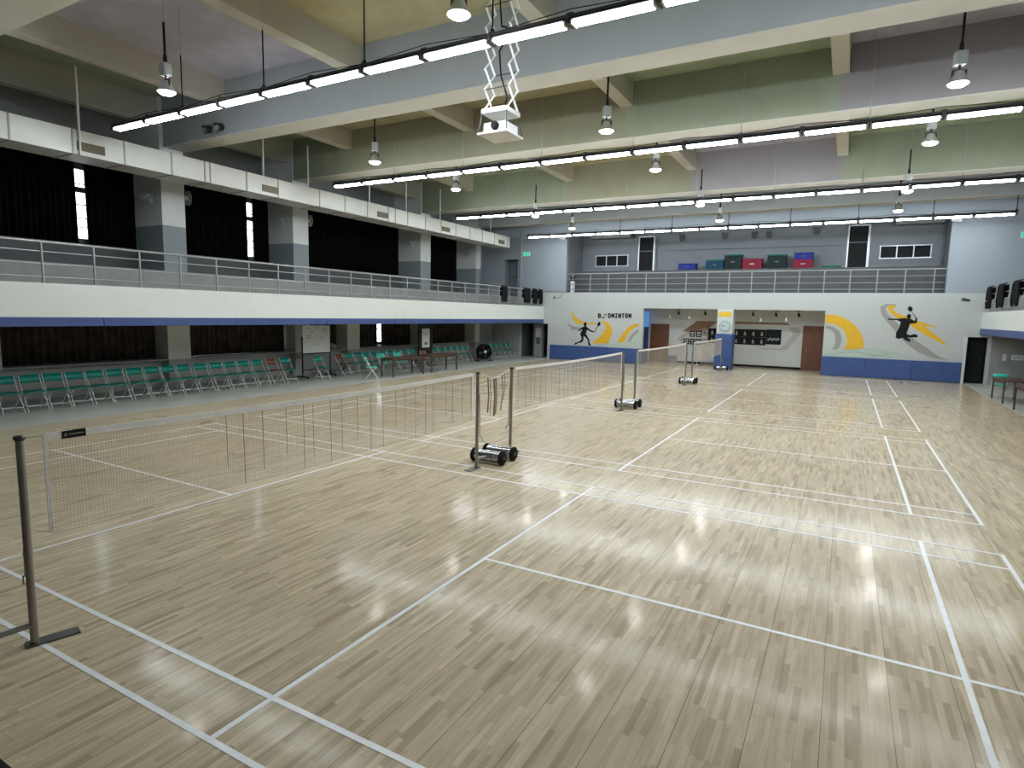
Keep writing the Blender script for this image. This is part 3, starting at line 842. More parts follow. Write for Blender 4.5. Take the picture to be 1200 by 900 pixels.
mk = MB(); random.seed(3)
for k in range(46):
    y = random.choice((-1, 1))*random.uniform(.15, .5); z = random.uniform(1.42, 1.8)
    mk.box((.0121, y, z), (.0126, y+random.uniform(.015, .05), z+random.choice((.008, .012, .03))))
mk.box((.0121, -.04, 1.8), (.0126, .05, 1.83)).box((.0121, -.46, 1.79), (.0126, -.16, 1.8)).box((.0121, .2, 1.79), (.0126, .48, 1.8))
for k in range(8): mk.box((.0121, -.15+.04*k, 1.2), (.0126, -.13+.04*k, 1.21))
obj('marker_notes', mk, 'dgrey', t)

t = thing('notice_board', 'tall dark framed notice board with a white sheet', 'notice board', (-11.75, 20.15, 0))
obj('panel', MB().box((-.03, -.52, .5), (.03, .5, 1.95)), 'boardf', t, bevel=.01)
obj('sheet', MB().box((.031, -.30, .86), (.036, .26, 1.72)), 'paper', t)
obj('sheet_print', MB().box((.0365, -.12, .98), (.038, -.03, 1.1)).box((.0365, .0, .98), (.038, .09, 1.1)).box((.0365, -.2, 1.5), (.038, .15, 1.52)).box((.0365, -.2, 1.42), (.038, .15, 1.435)), 'dgrey', t)
for s in (-1, 1):
    obj('leg', MB().box((-.02, s*.46-.02, 0), (.02, s*.46+.02, .5)).box((-.25, s*.46-.02, 0), (.25, s*.46+.02, .03)), 'dgrey', t)

t = thing('drum_fan', 'large black drum fan on the floor between green chairs', 'fan', (-11.25, 24.45, 0), -.5)
obj('drum', MB().lathe([(.36, -.14), (.40, -.13), (.40, .13), (.37, .14), (.35, .12), (.35, -.12), (.36, -.14)], (0, 0, .5), 'x', 28), 'black', t)
gr = MB()
for k in range(16):
    a = 2*PI*k/16; gr.tube((.13, .06*math.cos(a), .5+.06*math.sin(a)), (.13, .37*math.cos(a), .5+.37*math.sin(a)), .005, 4)
obj('grille', gr, 'darkmetal', t)
obj('hub', MB().tube((.12, 0, .5), (.16, 0, .5), .075, 14), 'paper', t)
bl = MB()
for k in range(4):
    a = PI/2*k; c, s = math.cos(a), math.sin(a); p, q = math.cos(a+.5), math.sin(a+.5)
    bl.add([(.0, .06*c, .5+.06*s), (.0, .33*c, .5+.33*s), (.06, .33*p, .5+.33*q), (.05, .06*p, .5+.06*q), (.012, .06*c, .5+.06*s), (.012, .33*c, .5+.33*s), (.072, .33*p, .5+.33*q), (.062, .06*p, .5+.06*q)],
           [(0,1,2,3), (7,6,5,4), (0,4,5,1), (1,5,6,2), (2,6,7,3), (3,7,4,0)])
obj('blades', bl, 'darkmetal', t)
for sy in (-1, 1): obj('foot', MB().path([(-.25, sy*.38, .02), (.25, sy*.38, .02)], .018, 7).path([(0, sy*.38, .02), (0, sy*.41, .5)], .018, 7), 'black', t)

o = obj('cloth_bag', MB().ball((0, 0, .14), .3, 14, 8, (.55, 1.0, .5)).ball((0, .28, .09), .2, 12, 8, (.6, 1, .5)), 'beige', loc=(-13.3, 15.75, .88))
tag(o, 'beige cloth bag lying on the sill behind the whiteboard', 'bag')

# ------------------------------------------------------------------ wall fans on the gallery columns (local: mounted on a -y face)
def wall_fan(label, loc, rz):
    t = thing('wall_fan', label, 'fan', loc, rz, 'wall fans on the left gallery columns')
    obj('mount', MB().box((-.05, -.03, -.22), (.05, 0, .0)).tube((0, -.02, -.05), (0, -.16, .02), .03, 8), 'paper', t)
    cg = MB()
    for rr, yy in ((.21, -.2), (.21, -.28), (.15, -.31), (.07, -.325)):
        for k in range(20):
            a, b = 2*PI*k/20, 2*PI*(k+1)/20
            cg.tube((rr*math.cos(a), yy, rr*math.sin(a)), (rr*math.cos(b), yy, rr*math.sin(b)), .006, 4, caps=False)
    for k in range(20):
        a = 2*PI*k/20; cg.path([(.05*math.cos(a), -.33, .05*math.sin(a)), (.21*math.cos(a), -.28, .21*math.sin(a)), (.21*math.cos(a), -.2, .21*math.sin(a)), (.05*math.cos(a), -.16, .05*math.sin(a))], .004, 4)
    obj('cage', cg, 'alum', t)
    obj('motor', MB().tube((0, -.14, 0), (0, -.24, 0), .075, 14, .05), 'paper', t)
    bl = MB()
    for k in range(3):
        a = 2*PI*k/3; c, s = math.cos(a), math.sin(a); p, q = math.cos(a+.9), math.sin(a+.9)
        bl.add([(.03*c, -.25, .03*s), (.19*c, -.25, .19*s), (.19*p, -.28, .19*q), (.03*p, -.27, .03*q), (.03*c, -.245, .03*s), (.19*c, -.245, .19*s), (.19*p, -.275, .19*q), (.03*p, -.265, .03*q)],
               [(0,1,2,3), (7,6,5,4), (0,4,5,1), (1,5,6,2), (2,6,7,3), (3,7,4,0)])
    obj('blades', bl, 'alum', t)
    return t
FL = ['grey wall fan on the near side of the first gallery column', 'grey wall fan on the near side of the second gallery column', 'grey wall fan on the near side of the third gallery column', 'grey wall fan on the near side of the fourth gallery column']
for (a, b), l in zip(COLY[1:], FL): wall_fan(l, (-13.5, a, 5.78), .35)
wall_fan('grey wall fan on the far side of the first gallery column', (-13.25, COLY[1][1], 5.83), PI-.4)
wall_fan('grey wall fan on the far side of the second gallery column', (-13.25, COLY[2][1], 5.83), PI-.4)

# ------------------------------------------------------------------ doors
def wood_door(name, x0, x1, z1):
    y = YB
    o = struct(name, MB().box((x0, y-.05, .005), (x1, y-.012, z1)), 'doorw')
    obj('door_frame', MB().box((x0-.06, y-.06, 0), (x0, y-.001, z1+.06)).box((x1, y-.06, 0), (x1+.06, y-.001, z1+.06)).box((x0, y-.06, z1), (x1, y-.001, z1+.06)), 'doorw', o)
    obj('door_handle', MB().tube((x0+.1, y-.05, .98), (x0+.1, y-.1, .98), .015, 8).tube((x0+.1, y-.1, .98), (x0+.2, y-.1, .98), .01, 8), 'steel', o)
wood_door('door_3', -4.42, -3.52, 2.02)
wood_door('door_4', 3.24, 4.1, 2.12)
# grey corridor door on the left with a notice
o = struct('door_5', MB().box((-10.75, 29.2, .01), (-10.25, 29.25, 1.9)), 'grey')
obj('door_window', MB().box((-10.62, 29.19, .75), (-10.4, 29.2, 1.5)), 'dgrey', o)
obj('door_notice', MB().box((-10.66, 29.18, 1.15), (-10.36, 29.19, 1.72)), 'shade', o)
obj('door_frame', MB().box((-10.85, 29.2, 0), (-10.75, 29.3, 1.94)).box((-10.25, 29.2, 0), (-10.15, 29.3, 1.94)), 'dgrey', o)
# upper left door leaf
o = struct('door_6', MB().box((-12.55, 29.4, 3.46), (-11.68, 29.45, 5.5)), 'gal')
obj('push_bar', MB().box((-12.35, 29.36, 4.55), (-11.9, 29.4, 4.63)), 'dgrey', o)
# black double leaf in the right doorway
o = struct('door_7', MB().box((9.45, 29.05, .01), (10.07, 29.1, 1.88)), 'black')
obj('door_handle', MB().tube((9.98, 29.05, .95), (9.98, 29.0, .95), .015, 8).tube((9.98, 29.0, .9), (9.98, 29.0, 1.05), .012, 8), 'darkmetal', o)
# end wall under the right balcony is grey
struct('wall_far_right_lower', MB().box((10.2, YF-.03, 0), (14.6, YF-.001, 2.25)), 'grey')
def plain_sign(label, x0, x1, z0, z1, lines, y=YF-.031):
    t = thing('wall_notice', label, 'notice', ((x0+x1)/2, y, z0))
    w = (x1-x0)/2
    obj('sheet', MB().box((-w, -.012, 0), (w, 0, z1-z0)), 'paper', t)
    mb = MB()
    for k in range(lines):
        zz = (z1-z0)*(k+1)/(lines+1)
        mb.box((-w*.75, -.0135, zz-.008), (w*.75, -.0121, zz+.008))
    obj('print', mb, 'dgrey', t)
plain_sign('small white notice on grey wall nearest the black doorway', 10.6, 10.72, 1.02, 1.28, 2)
plain_sign('wide white notice on grey wall behind right tables', 10.88, 11.25, 1.06, 1.26, 3)

# ------------------------------------------------------------------ niche contents
t = thing('wall_clock', 'round blue-grey wall clock on the white niche pillar', 'clock', (-.08, 28.42, 2.1))
obj('rim', MB().lathe([(.24, 0), (.255, -.02), (.255, -.045), (.235, -.05), (.225, -.03), (.0, -.03)][::-1], (0,0,0), 'y', 32), 'clockr', t)
obj('dial', MB().tube((0, -.03, 0), (0, -.038, 0), .226, 32), 'clockf', t)
for k in range(12):
    a = 2*PI*k/12
    obj('hour_mark', MB().bar((.165*math.sin(a), -.0395, .165*math.cos(a)), (.205*math.sin(a), -.0395, .205*math.cos(a)), .022, .003, (0,1,0)), 'clockr', t)
obj('hour_hand', MB().bar((.0, -.042, 0), (-.11, -.042, -.01), .022, .004, (0,1,0)), 'black', t)
obj('minute_hand', MB().bar((.0, -.046, 0), (-.17, -.046, .03), .014, .004, (0,1,0)), 'black', t)

# brown chevron panel across the back wall
o = obj('wall_panel', MB().poly_y([(-2.72, 1.72), (-1.98, 2.30), (2.45, 2.30), (2.6, 2.20), (-1.05, 2.20), (-1.6, 1.72)], YB-.001, .04), 'chev')
tag(o, 'brown slanted decorative panel on the back wall of the niche', 'wall panel')
o = obj('wall_stripe', MB().poly_y([(-2.7, .98), (-3.0, 1.35), (-2.4, 1.75), (-2.2, 1.7), (-2.7, 1.35), (-2.45, 1.05)], YB-.001, .006), 'shade')
tag(o, 'pale grey painted stripe left of the niche photo boards', 'wall stripe')
o = obj('wall_stripe', MB().poly_y([(2.2, 1.0), (2.75, 1.75), (2.5, 2.1), (2.95, 2.1), (3.1, 1.8), (2.5, .92), (1.2, .92), (1.2, 1.0)], YB-.001, .006), 'shade')
tag(o, 'pale grey painted stripe right of the niche team photo', 'wall stripe')
def picture(label, x0, x1, z0, z1, fm='black', pm='skin', group='framed pictures on the niche wall', inset=.05, fig=True):
    t = thing('framed_picture', label, 'picture', ((x0+x1)/2, YB, z0), 0, group)
    w, h = (x1-x0)/2, z1-z0
    obj('frame', MB().box((-w, -.05, 0), (w, -.022, inset)).box((-w, -.05, h-inset), (w, -.022, h)).box((-w, -.05, inset), (-w+inset, -.022, h-inset)).box((w-inset, -.05, inset), (w, -.022, h-inset)), fm, t)
    obj('print', MB().box((-w+inset, -.038, inset), (w-inset, -.022, h-inset)), pm, t)
    return t
for r, z in enumerate((1.54, 1.14)):
    for k in range(7):
        x = -1.38+.41*k
        t = thing('player_photo', '%s row dark player photo, %s from the left on the niche wall' % (('upper', 'lower')[r], ORD[k]), 'picture', (x+.205, YB-.0, z), 0, 'player photos on the niche wall')
        obj('panel', MB().box((-.203, -.045, 0), (.203, -.001, .385)), 'black', t)
        obj('figure_print', MB().poly_y([(-.05, .08), (-.04, .2), (-.02, .22), (-.025, .28), (.02, .29), (.025, .23), (.06, .2), (.05, .12), (.07, .06)], -.045, .003), 'skin', t)
t = picture('large dark team photo at the right end of the player photos', 1.5, 2.2, 1.2, 1.95, 'black', 'crateg')
mb = MB()
for k in range(6): mb.ball((-.24+.095*k, -.039, .24+.04*(k % 2)), .045, 8, 6, (1, .12, 1.6))
obj('people_print', mb, 'skin', t)
for l, x0, x1, z0, z1, f, p in (('small black framed certificate, upper left of the niche wall cluster', -2.34, -2.06, 1.44, 1.76, 'black', 'paper'),
        ('small black framed certificate, upper right of the niche wall cluster', -2.0, -1.72, 1.44, 1.77, 'black', 'paper'),
        ('small black framed certificate, lowest left on the niche wall', -2.64, -2.36, 1.03, 1.34, 'black', 'paper'),
        ('small black framed certificate, low middle of the niche wall cluster', -2.31, -2.07, 1.03, 1.34, 'black', 'paper'),
        ('small black framed certificate, low right of the niche wall cluster', -2.02, -1.72, 1.03, 1.34, 'black', 'paper'),
        ('beige certificate frame beside the player photos, upper one', -1.68, -1.41, 1.52, 1.88, 'beige', 'shade'),
        ('beige certificate frame beside the player photos, lower one', -1.68, -1.41, 1.05, 1.38, 'beige', 'shade')):
    t = picture(l, x0, x1, z0, z1, f, p, inset=.06)
    obj('print_mark', MB().poly_y([(-.05, .1), (-.07, .2), (.07, .2), (.04, .1)], -.039, .003), 'dgrey', t)
t = thing('banner_rack', 'white slim upright rack on a brown wooden base', 'rack', (-1.1, 30.3, 0))
obj('base', MB().box((-.45, -.18, 0), (.45, .18, .05)), 'chev', t, bevel=.008)
for k in range(9): obj('upright', MB().tube((-.4+.1*k, 0, .05), (-.4+.1*k, 0, 1.0), .009, 6), 'paper', t)
obj('top_bar', MB().tube((-.42, 0, 1.0), (.42, 0, 1.0), .014, 8), 'paper', t)
obj('panel', MB().box((-.62, .03, .35), (-.42, .04, 1.0)).tube((-.6, .035, .02), (-.6, .035, .35), .012, 6).box((-.66, -.08, 0), (-.54, .14, .02)), 'paper', t)
o = obj('blue_foam_box', MB().box((-.22, -.2, 0), (.22, .2, .38)), 'blue', loc=(-3.18, 30.95, 0), bevel=.01)
tag(o, 'small blue padded box on the floor beside the left brown door', 'box')
t = thing('padded_panel', 'tall blue padded panel with lit blue poster inside the niche', 'panel', (-4.72, 30.75, 0))
obj('pad', MB().box((-.18, -.06, 0), (.22, .06, 1.9)), 'blue', t, bevel=.01)
obj('poster', MB().box((-.16, -.05, 1.92), (.22, .03, 2.75)), 'bluepost', t)
# pendant lamps and track spotlights
for x, y, zl, l in ((-3.05, 29.6, 2.42, 'white pendant lamp left of the niche pillar, nearest the blue panel'), (-2.0, 29.3, 2.40, 'white pendant lamp left of the niche pillar, nearer the pillar'),
                 (1.42, 29.2, 2.34, 'white pendant lamp just right of the niche pillar'), (2.55, 28.95, 2.38, 'white pendant lamp towards the right brown door')):
    t = thing('pendant_lamp', l, 'lamp', (x, y, zl), 0, 'pendant lamps in the niche')
    obj('stem', MB().tube((0, 0, .14), (0, 0, 2.9-zl), .008, 6), 'paper', t)
    obj('lamp_shade', MB().lathe([(.02, .16), (.03, .13), (.055, .03), (.06, 0), (.0, .01)], n=14), 'paper', t)
for x, l in ((-2.7, 'left of pillar, nearer the door'), (-1.35, 'left of pillar, nearer the pillar'), (.95, 'right of pillar, first'), (2.0, 'right of pillar, second'), (3.0, 'right of pillar, third')):
    t = thing('track_spotlight', 'small black ceiling spotlight in the niche, '+l, 'spotlight', (x, 29.9, 2.9), 0, 'black spotlights on the niche ceiling')
    obj('stem', MB().box((-.12, -.02, -.02), (.12, .02, 0)).tube((0, 0, 0), (0, 0, -.12), .012, 6), 'black', t)
    obj('lamp_head', MB().tube((0, -.05, -.14), (.02, .1, -.26), .045, 10, .055), 'black', t)

# ------------------------------------------------------------------ crates on the far gallery
def crate(label, x0, x1, z0, z1, m, lid=None, y0=30.15, y1=30.75):
    t = thing('storage_crate', label, 'crate', ((x0+x1)/2, (y0+y1)/2, z0), 0, 'coloured crates on the far gallery')
    w, d, h = (x1-x0)/2, (y1-y0)/2, z1-z0
    obj('body', MB().box((-w+.02, -d+.02, 0), (w-.02, d-.02, h-.06)), m, t, bevel=.01)
    obj('lid', MB().box((-w, -d, h-.06), (w, d, h)), lid or m, t, bevel=.008)
    obj('handle', MB().box((-.1, -d+.0, h*.45), (.1, -d+.02, h*.55)), 'shade' if m == 'red' else 'dgrey', t)
zt = 4.921
f = 32.1/33.15
def cx(x): return 5.02+(x-5.02)*.966
crate('low blue crate, leftmost on the far gallery', cx(-3.2), cx(-2.25), zt, 5.26, 'crateb')
crate('teal-blue crate with green lid beside the tall dark crate', cx(-1.75), cx(-.82), zt, 5.42, 'cratet', 'lidg')
crate('tall dark green crate with green lid left of the red crate', cx(-.81), cx(.06), zt, 5.66, 'crateg', 'lidg')
crate('red crate between the two dark green crates', cx(.08), cx(1.05), zt, 5.42, 'red')
crate('dark green crate with green lid right of the red crate', cx(1.27), cx(2.18), zt, 5.60, 'crateg', 'lidg')
crate('red crate under a blue crate on the far gallery', cx(2.48), cx(3.38), zt, 5.34, 'red')
crate('blue crate stacked on top of the red crate', cx(2.5), cx(3.38), 5.341, 5.66, 'crateb')
crate('flat green crate nearest the right gallery door', cx(3.75), cx(4.62), zt, 5.03, 'lidg')

# speakers and ducts on the far gallery's back wall
for x, z, l in ((-3.0, 6.72, 'small black speaker above the leftmost blue crate'), (-.8, 6.7, 'small black speaker above the tall dark crate'), (.64, 6.68, 'small square black speaker box above the red crate'),
                (1.32, 6.66, 'small black speaker above the dark green crate'), (3.46, 6.76, 'small black speaker nearest the right gallery door')):
    t = thing('wall_speaker', l, 'speaker', (x, YB, z), 0, 'speakers on the far gallery wall')
    obj('cabinet', MB().add([(-.16,-.26,.16),(.16,-.26,.16),(.11,-.08,-.16),(-.11,-.08,-.16),(-.14,-.03,.14),(.14,-.03,.14),(.1,-.03,-.14),(-.1,-.03,-.14)], [(0,3,2,1),(4,5,6,7),(0,1,5,4),(1,2,6,5),(2,3,7,6),(3,0,4,7)]), 'dgrey', t)
    obj('bracket', MB().box((-.03, -.06, -.03), (.03, -.001, .03)), 'black', t)
for x0, x1, z, l in ((-8.0, -5.6, 6.78, 'flat grey air duct under the left gallery ceiling'), (6.6, 8.45, 6.82, 'flat grey air duct under the right gallery ceiling')):
    t = thing('ceiling_duct', l, 'duct', ((x0+x1)/2, YB-.5, z), 0, 'flat ducts in the far gallery')
    w = (x1-x0)/2
    obj('duct_body', MB().box((-w, -.3, 0), (w, .36, .22)), 'grey', t, bevel=.01)
    obj('flange', MB().box((-w-.01, -.31, -.01), (-w+.03, .36, .23)).box((w-.03, -.31, -.01), (w+.01, .36, .23)), 'dgrey', t)
def camera_unit(label, loc, rz):
    t = thing('wall_mounted_camera', label, 'camera', loc, rz, 'wall security cameras')
    obj('bracket', MB().tube((0, 0, .0), (0, -.16, .0), .02, 8).box((-.05, -.02, -.05), (.05, 0, .05)), 'paper', t)
    b = obj('body', MB().tube((-.17, -.2, .04), (.17, -.22, -.03), .085, 14), 'paper', t)
    obj('lens', MB().tube((.17, -.22, -.03), (.178, -.2205, -.032), .065, 12), 'black', b)
camera_unit('white bullet camera at the upper left of the far gallery opening', (-8.75, YF, 6.62), 0)
camera_unit('white bullet camera at the upper right of the far gallery opening', (8.62, YF, 6.62), 0)
t = thing('arm_camera', 'small dark camera on a long thin arm from the right balcony', 'camera', (9.79, 27.9, 3.36))
obj('arm', MB().tube((0, 0, 0), (-.62, .1, .02), .018, 6), 'lampbox', t)
obj('camera_head', MB().tube((-.55, .02, .02), (-.8, -.1, .06), .05, 10, .075), 'dgrey', t)
t = thing('arm_camera', 'small dark camera on the far wall left of the gallery opening', 'camera', (-9.2, YF, 3.36))
obj('arm', MB().tube((0, 0, 0), (0, -.14, .05), .015, 6), 'lampbox', t)
obj('camera_head', MB().tube((-.04, -.12, .02), (.06, -.22, .07), .05, 10, .06), 'dgrey', t)
o = obj('wall_cable', MB().path([(-9.85, YF-.012, 3.77), (-8.9, YF-.012, 3.72), (-8.62, YF-.012, 3.68)], .012, 5).path([(-8.75, YF-.012, 3.62), (-9.0, YF-.012, 3.35), (-9.15, YF-.012, 3.36)], .012, 5), 'dgrey')
tag(o, 'thin dark cable running along the far wall left of the gallery', 'cable')
def exit_sign(label, loc):
    t = thing('exit_sign', label, 'exit sign', loc, 0, 'green exit signs')
    obj('housing', MB().box((-.22, -.06, -.11), (.22, 0, .11)), 'paper', t)
    fc = obj('face', MB().box((-.205, -.064, -.095), (.205, -.0605, .095)), 'exitg', t)
    # running figure and arrow
    obj('pictogram', MB().poly_y([(-.14, -.07), (-.10, -.02), (-.12, .03), (-.08, .05), (-.04, .03), (-.05, -.01), (-.02, -.07), (-.05, -.07), (-.08, -.03), (-.11, -.08)], -.0645, .002).ball((-.07, -.065, .07), .016, 8, 6, (1, .2, 1)).poly_y([(.04, .012), (.10, .012), (.10, .04), (.16, 0), (.10, -.04), (.10, -.012), (.04, -.012)], -.0645, .002), 'paper', fc)
exit_sign('glowing green exit sign on the far wall above the left gallery door', (-11.08, YF, 5.84))
exit_sign('glowing green exit sign on the far wall at the right picture edge', (10.95, YF, 5.95))
o = obj('drain_pipe', MB().tube((-11.4, YF-.06, 2.905), (-11.4, YF-.06, ZB), .045, 10), 'grey')
tag(o, 'grey vertical pipe on the far wall beside the left gallery door', 'pipe')
t = thing('wall_lightbox', 'small lit white pillar lamp at the left end of the far railing', 'lamp', (-8.28, YF+.2, 3.7))
obj('post', MB().box((-.1, -.05, 0), (.1, .05, .62)), 'paper', t, bevel=.01)
obj('cap', MB().box((-.12, -.06, .62), (.12, .06, .84)), 'black', t, bevel=.01)
for z in (.2, .42): obj('band', MB().box((-.102, -.052, z), (.102, .052, z+.012)), 'dgrey', t)

# ------------------------------------------------------------------ murals (painted reliefs a few mm thick)
mu = thing('wall_mural', 'badminton mural with running player and lettering, left of the niche', 'mural', (0, YF, 0))
P = lambda pts, d=0, t=.004: MB().poly_y(pts, -.0015-d, t)
obj('court_patch', P([(-7.3,.94),(-5.57,1.07),(-4.34,1.12),(-4.33,.91),(-6.94,.87)]), 'mup', mu)
obj('yellow_wing', P([(-8.2,2.79),(-8.22,2.63),(-8.15,2.38),(-8.06,2.18),(-7.94,2.05),(-7.73,1.99),(-7.47,1.96),(-7.2,1.98),(-6.9,1.98),(-6.6,2.06),(-6.9,2.07),(-7.18,2.06),(-7.43,2.1),(-7.7,2.19),(-7.95,2.38),(-8.12,2.59)]), 'muy', mu)
obj('grey_wing', P([(-8.48,2.08),(-8.34,1.88),(-8.18,1.76),(-8.26,1.69),(-7.99,1.66),(-7.72,1.69),(-7.55,1.82),(-7.86,1.81),(-8.13,1.86),(-8.32,1.96)]), 'mug', mu)
obj('yellow_swoosh', P([(-6.47,2.16),(-6.3,2.2),(-6.08,2.12),(-5.91,1.95),(-5.81,1.71),(-5.84,1.47),(-5.94,1.22),(-6.04,1.01),(-6.94,.95),(-6.65,1.23),(-6.36,1.51),(-6.22,1.74),(-6.23,1.98),(-6.34,2.12)], .004), 'muy', mu)
obj('yellow_swoosh', P([(-4.41,2.13),(-4.71,2.04),(-4.91,1.94),(-5.07,1.83),(-5.0,1.82),(-5.22,1.61),(-5.4,1.32),(-5.53,1.08),(-5.14,1.09),(-5.06,1.33),(-4.93,1.58),(-4.77,1.76),(-4.58,1.9),(-4.4,1.97)], .004), 'muy', mu)
obj('grey_swoosh', P([(-4.39,1.83),(-4.61,1.69),(-4.84,1.42),(-4.97,1.13),(-4.81,1.14),(-4.73,1.31),(-4.6,1.49),(-4.38,1.67)], .004), 'mug', mu)
obj('pale_swoosh', P([(-4.38,1.52),(-4.55,1.37),(-4.69,1.14),(-4.4,1.15),(-4.37,1.28)], .004), 'mup', mu)
obj('thin_line', P([(-8.45, 1.075), (-7.75, 1.085), (-7.75, 1.105), (-8.45, 1.095)]), 'mug', mu)
man = [(-7.44,1.87),(-7.31,1.87),(-7.24,1.83),(-7.13,1.73),(-6.95,1.65),(-6.83,1.61),(-6.82,1.58),(-6.97,1.58),(-7.15,1.64),(-7.26,1.7),(-7.28,1.6),(-7.32,1.47),(-7.25,1.39),(-7.18,1.27),(-7.1,1.15),(-7.08,1.01),(-7.04,.92),(-6.97,.86),(-7.14,.84),(-7.16,.97),(-7.19,1.13),(-7.31,1.27),(-7.44,1.35),(-7.45,1.2),(-7.47,1.06),(-7.59,.98),(-7.76,.95),(-7.87,.87),(-7.96,.84),(-7.97,.91),(-7.92,.97),(-7.83,.98),(-7.66,1.06),(-7.57,1.13),(-7.57,1.28),(-7.65,1.4),(-7.61,1.55),(-7.54,1.67),(-7.59,1.71),(-7.7,1.61),(-7.77,1.6),(-7.75,1.67),(-7.62,1.77),(-7.53,1.83)]
def ell(cx, cz, rx, rz, n=16, rot=0):
    return [(cx+rx*math.cos(2*PI*i/n)*math.cos(rot)-rz*math.sin(2*PI*i/n)*math.sin(rot), cz+rx*math.cos(2*PI*i/n)*math.sin(rot)+rz*math.sin(2*PI*i/n)*math.cos(rot)) for i in range(n)]
sil = P(man, .008).poly_y(ell(-7.375, 1.98, .085, .12), -.0095, .004).poly_y([(-7.42, 1.85), (-7.33, 1.85), (-7.33, 1.92), (-7.42, 1.92)], -.0096, .004)
obj('player_silhouette', sil, 'muk', mu)
obj('racket', P(ell(-6.585, 2.02, .085, .12, rot=-.4), .008).poly_y([(-6.85, 1.58), (-6.82, 1.57), (-6.61, 1.93), (-6.645, 1.94)], -.0095, .004), 'muk', mu)
GLYPH = {'B': [[(0,0),(0,1)], [(0,1),(.75,1),(.9,.85),(.9,.65),(.7,.52),(0,.52)], [(.7,.52),(1,.38),(1,.15),(.8,0),(0,0)]],
 'D': [[(0,0),(0,1),(.6,1),(1,.7),(1,.3),(.6,0),(0,0)]], 'M': [[(0,0),(0,1),(.5,.4),(1,1),(1,0)]], 'I': [[(.5,0),(.5,1)], [(.15,0),(.85,0)], [(.15,1),(.85,1)]],
 'N': [[(0,0),(0,1),(1,0),(1,1)]], 'T': [[(0,1),(1,1)], [(.5,0),(.5,1)]], 'O': [[(.3,0),(.7,0),(1,.3),(1,.7),(.7,1),(.3,1),(0,.7),(0,.3),(.3,0)]]}
def letter(ch, x, z, w, h):
    mb = MB(); sw = .06
    for st in GLYPH[ch]:
        pts = [(x+sw/2+u*(w-sw), z+sw/2+v*(h-sw)) for u, v in st]
        for (p, q), (r_, t_) in zip(pts, pts[1:]):
            d = math.hypot(r_-p, t_-q); e1 = sw*.35/d
            mb.bar((p-(r_-p)*e1, -.004, q-(t_-q)*e1), (r_+(r_-p)*e1, -.004, t_+(t_-q)*e1), sw, .005, (0,1,0))
    o = obj('letter', mb, 'muk', mu)
letter('B', -6.66, 2.335, .165, .255)
for k, ch in enumerate('DMINTON'):
    letter(ch, -6.09+.187*k, 2.35+.003*k, .162, .255)
obj('crossed_rackets', P(ell(-6.2, 2.53, .045, .06, rot=-.5)).poly_y([(-6.24, 2.48), (-6.22, 2.47), (-6.36, 2.34), (-6.38, 2.36)], -.0015, .004).poly_y(ell(-6.29, 2.52, .035, .05, rot=.3), -.0055, .003), 'mur', mu)
obj('shuttlecock', P([(-6.42, 2.33), (-6.35, 2.31), (-6.30, 2.36), (-6.33, 2.42), (-6.40, 2.40)], .008), 'muk', mu)

mu2 = thing('wall_mural', 'badminton mural with leaping player and yellow arc, right of the niche', 'mural', (0, YF, 0))
obj('court_patch', P([(4.21,1.14),(5.22,1.23),(6.19,1.33),(6.59,1.3),(7.62,.96),(5.9,.88),(4.23,.88)]), 'mup', mu2)
def strip(pts, w): 
    mb = MB()
    for (a, b), (c, d2) in zip(pts, pts[1:]): mb.bar((a, -.007, b), (c, -.007, d2), w, .003, (0,1,0))
    return mb
ln = strip([(4.23,.95),(5.39,1.11),(6.93,.95)], .018)
for q in ([(5.22,1.21),(6.38,.93)], [(5.79,1.28),(6.76,1.08),(5.9,.93)], [(6.19, 1.32), (7.6, .965)]):
    s2 = strip(q, .018); ln.add(s2.v, s2.f)
obj('court_lines', ln, 'mul', mu2)
obj('yellow_arc', P([(4.18,2.73),(4.4,2.735),(4.61,2.71),(4.86,2.63),(5.08,2.51),(5.3,2.35),(5.48,2.15),(5.62,1.95),(5.71,1.73),(5.76,1.55),(5.76,1.36),(5.71,1.26),(5.01,1.2),(5.09,1.4),(5.11,1.57),(5.09,1.74),(5.04,1.9),(4.94,2.05),(4.81,2.17),(4.67,2.26),(4.51,2.33),(4.21,2.35)], .004), 'muy', mu2)
obj('grey_arc', P([(4.22,2.25),(4.38,2.23),(4.52,2.19),(4.67,2.1),(4.79,1.98),(4.86,1.82),(4.89,1.65),(4.88,1.48),(4.84,1.32),(4.76,1.19),(4.55,1.18),(4.62,1.32),(4.66,1.45),(4.66,1.62),(4.63,1.79),(4.58,1.91),(4.49,2.02),(4.37,2.08),(4.23,2.11)], .004), 'mug', mu2)
obj('grey_swoosh', P([(6.86,3.19),(6.82,3.22),(6.43,3.23),(6.25,3.09),(6.31,2.81),(6.49,2.54),(6.75,2.23),(7.05,1.87),(7.38,1.52),(7.75,1.22),(8.21,1.02),(8.85,.92),(8.5,1.08),(8.11,1.38),(7.63,1.72),(7.22,2.11),(6.8,2.55),(6.54,2.82),(6.45,3.04),(6.55,3.15)]), 'mug', mu2)
obj('yellow_bolt', P([(6.86,3.17),(6.61,3.18),(6.52,3.07),(6.63,2.87),(6.91,2.64),(7.27,2.43),(7.63,2.17),(8.03,1.91),(8.45,1.68),(8.79,1.52),(8.48,1.84),(8.16,2.09),(7.92,2.33),(8.44,2.24),(7.98,2.42),(7.64,2.53),(7.25,2.7),(6.85,2.87),(6.72,3.02)], .004), 'muy', mu2)
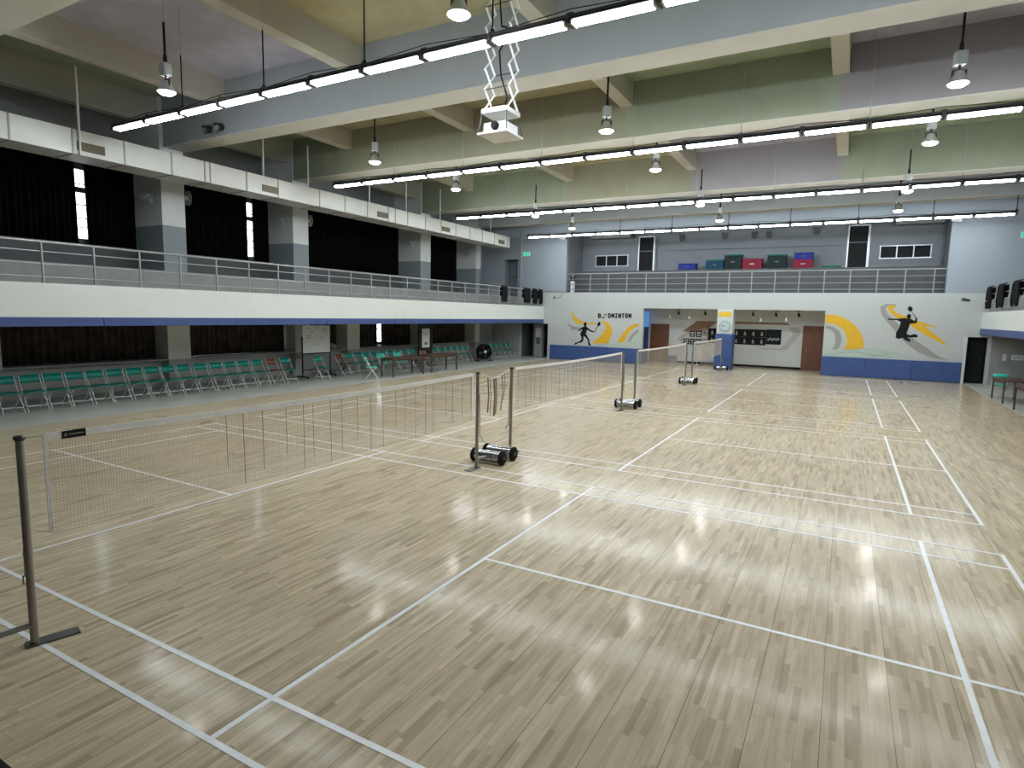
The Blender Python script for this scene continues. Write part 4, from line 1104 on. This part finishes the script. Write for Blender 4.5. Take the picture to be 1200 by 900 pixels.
man2 = [(6.58,2.61),(6.95,2.61),(7.21,2.65),(7.28,2.61),(7.41,2.61),(7.55,2.52),(7.57,2.68),(7.63,2.64),(7.63,2.44),(7.39,2.4),(7.34,2.16),(7.29,1.97),(7.43,1.92),(7.57,1.98),(7.69,1.94),(7.71,1.84),(7.51,1.83),(7.34,1.82),(7.48,1.71),(7.45,1.64),(7.29,1.7),(7.17,1.81),(7.02,1.74),(6.92,1.81),(6.92,2.01),(7.02,2.24),(7.05,2.47),(6.91,2.55),(6.6,2.55)]
obj('player_silhouette', P(man2, .008).poly_y(ell(7.325, 2.71, .08, .11), -.0095, .004), 'muk', mu2)
obj('racket', P(ell(7.345, 3.03, .085, .11, rot=.4), .008).poly_y([(7.38, 2.94), (7.41, 2.92), (7.62, 2.63), (7.585, 2.62)], -.0095, .004), 'muk', mu2)

# ------------------------------------------------------------------ stage edge the picture was taken from
struct('floor_stage', MB().box((-9.3, YN, 0), (9.35, -1.19, .86)), 'stage')
struct('trim_90', MB().box((-9.3, -1.25, .86), (9.35, -1.12, .9)), 'black')

# ------------------------------------------------------------------ world: bright overcast outside the slits
w = bpy.data.worlds.new('overcast_sky'); S.world = w; w.use_nodes = True
bg = w.node_tree.nodes['Background']; bg.inputs[0].default_value = (.86, .93, 1, 1); bg.inputs[1].default_value = 7.0

# ------------------------------------------------------------------ camera
cam = bpy.data.cameras.new('camera'); co = bpy.data.objects.new('camera', cam); COL.objects.link(co)
yaw, pit, roll = -.504338, -.117075, .0210599
f = Vector((math.sin(yaw)*math.cos(pit), math.cos(yaw)*math.cos(pit), math.sin(pit)))
r = Vector((math.cos(yaw), -math.sin(yaw), 0)); u = r.cross(f)
r2 = r*math.cos(roll)+u*math.sin(roll); u2 = u*math.cos(roll)-r*math.sin(roll)
co.matrix_world = Matrix(((r2.x, u2.x, -f.x, 5.01828), (r2.y, u2.y, -f.y, -1.95331), (r2.z, u2.z, -f.z, 2.48358), (0, 0, 0, 1)))
cam.sensor_width = 36; cam.lens = 702.11/1200*36; cam.clip_start = .05; cam.clip_end = 200
S.camera = co

vs = S.view_settings
S.display_settings.display_device = 'sRGB'
vs.view_transform = 'Standard'; vs.look = 'None'; vs.gamma = 1; vs.use_curve_mapping = False
vs.exposure = 0.04
cy = S.cycles
cy.use_denoising = True
cy.max_bounces = 8; cy.diffuse_bounces = 5; cy.glossy_bounces = 4; cy.transmission_bounces = 4
cy.use_light_tree = True
cy.sample_clamp_indirect = 6.0
cy.caustics_reflective = False; cy.caustics_refractive = False
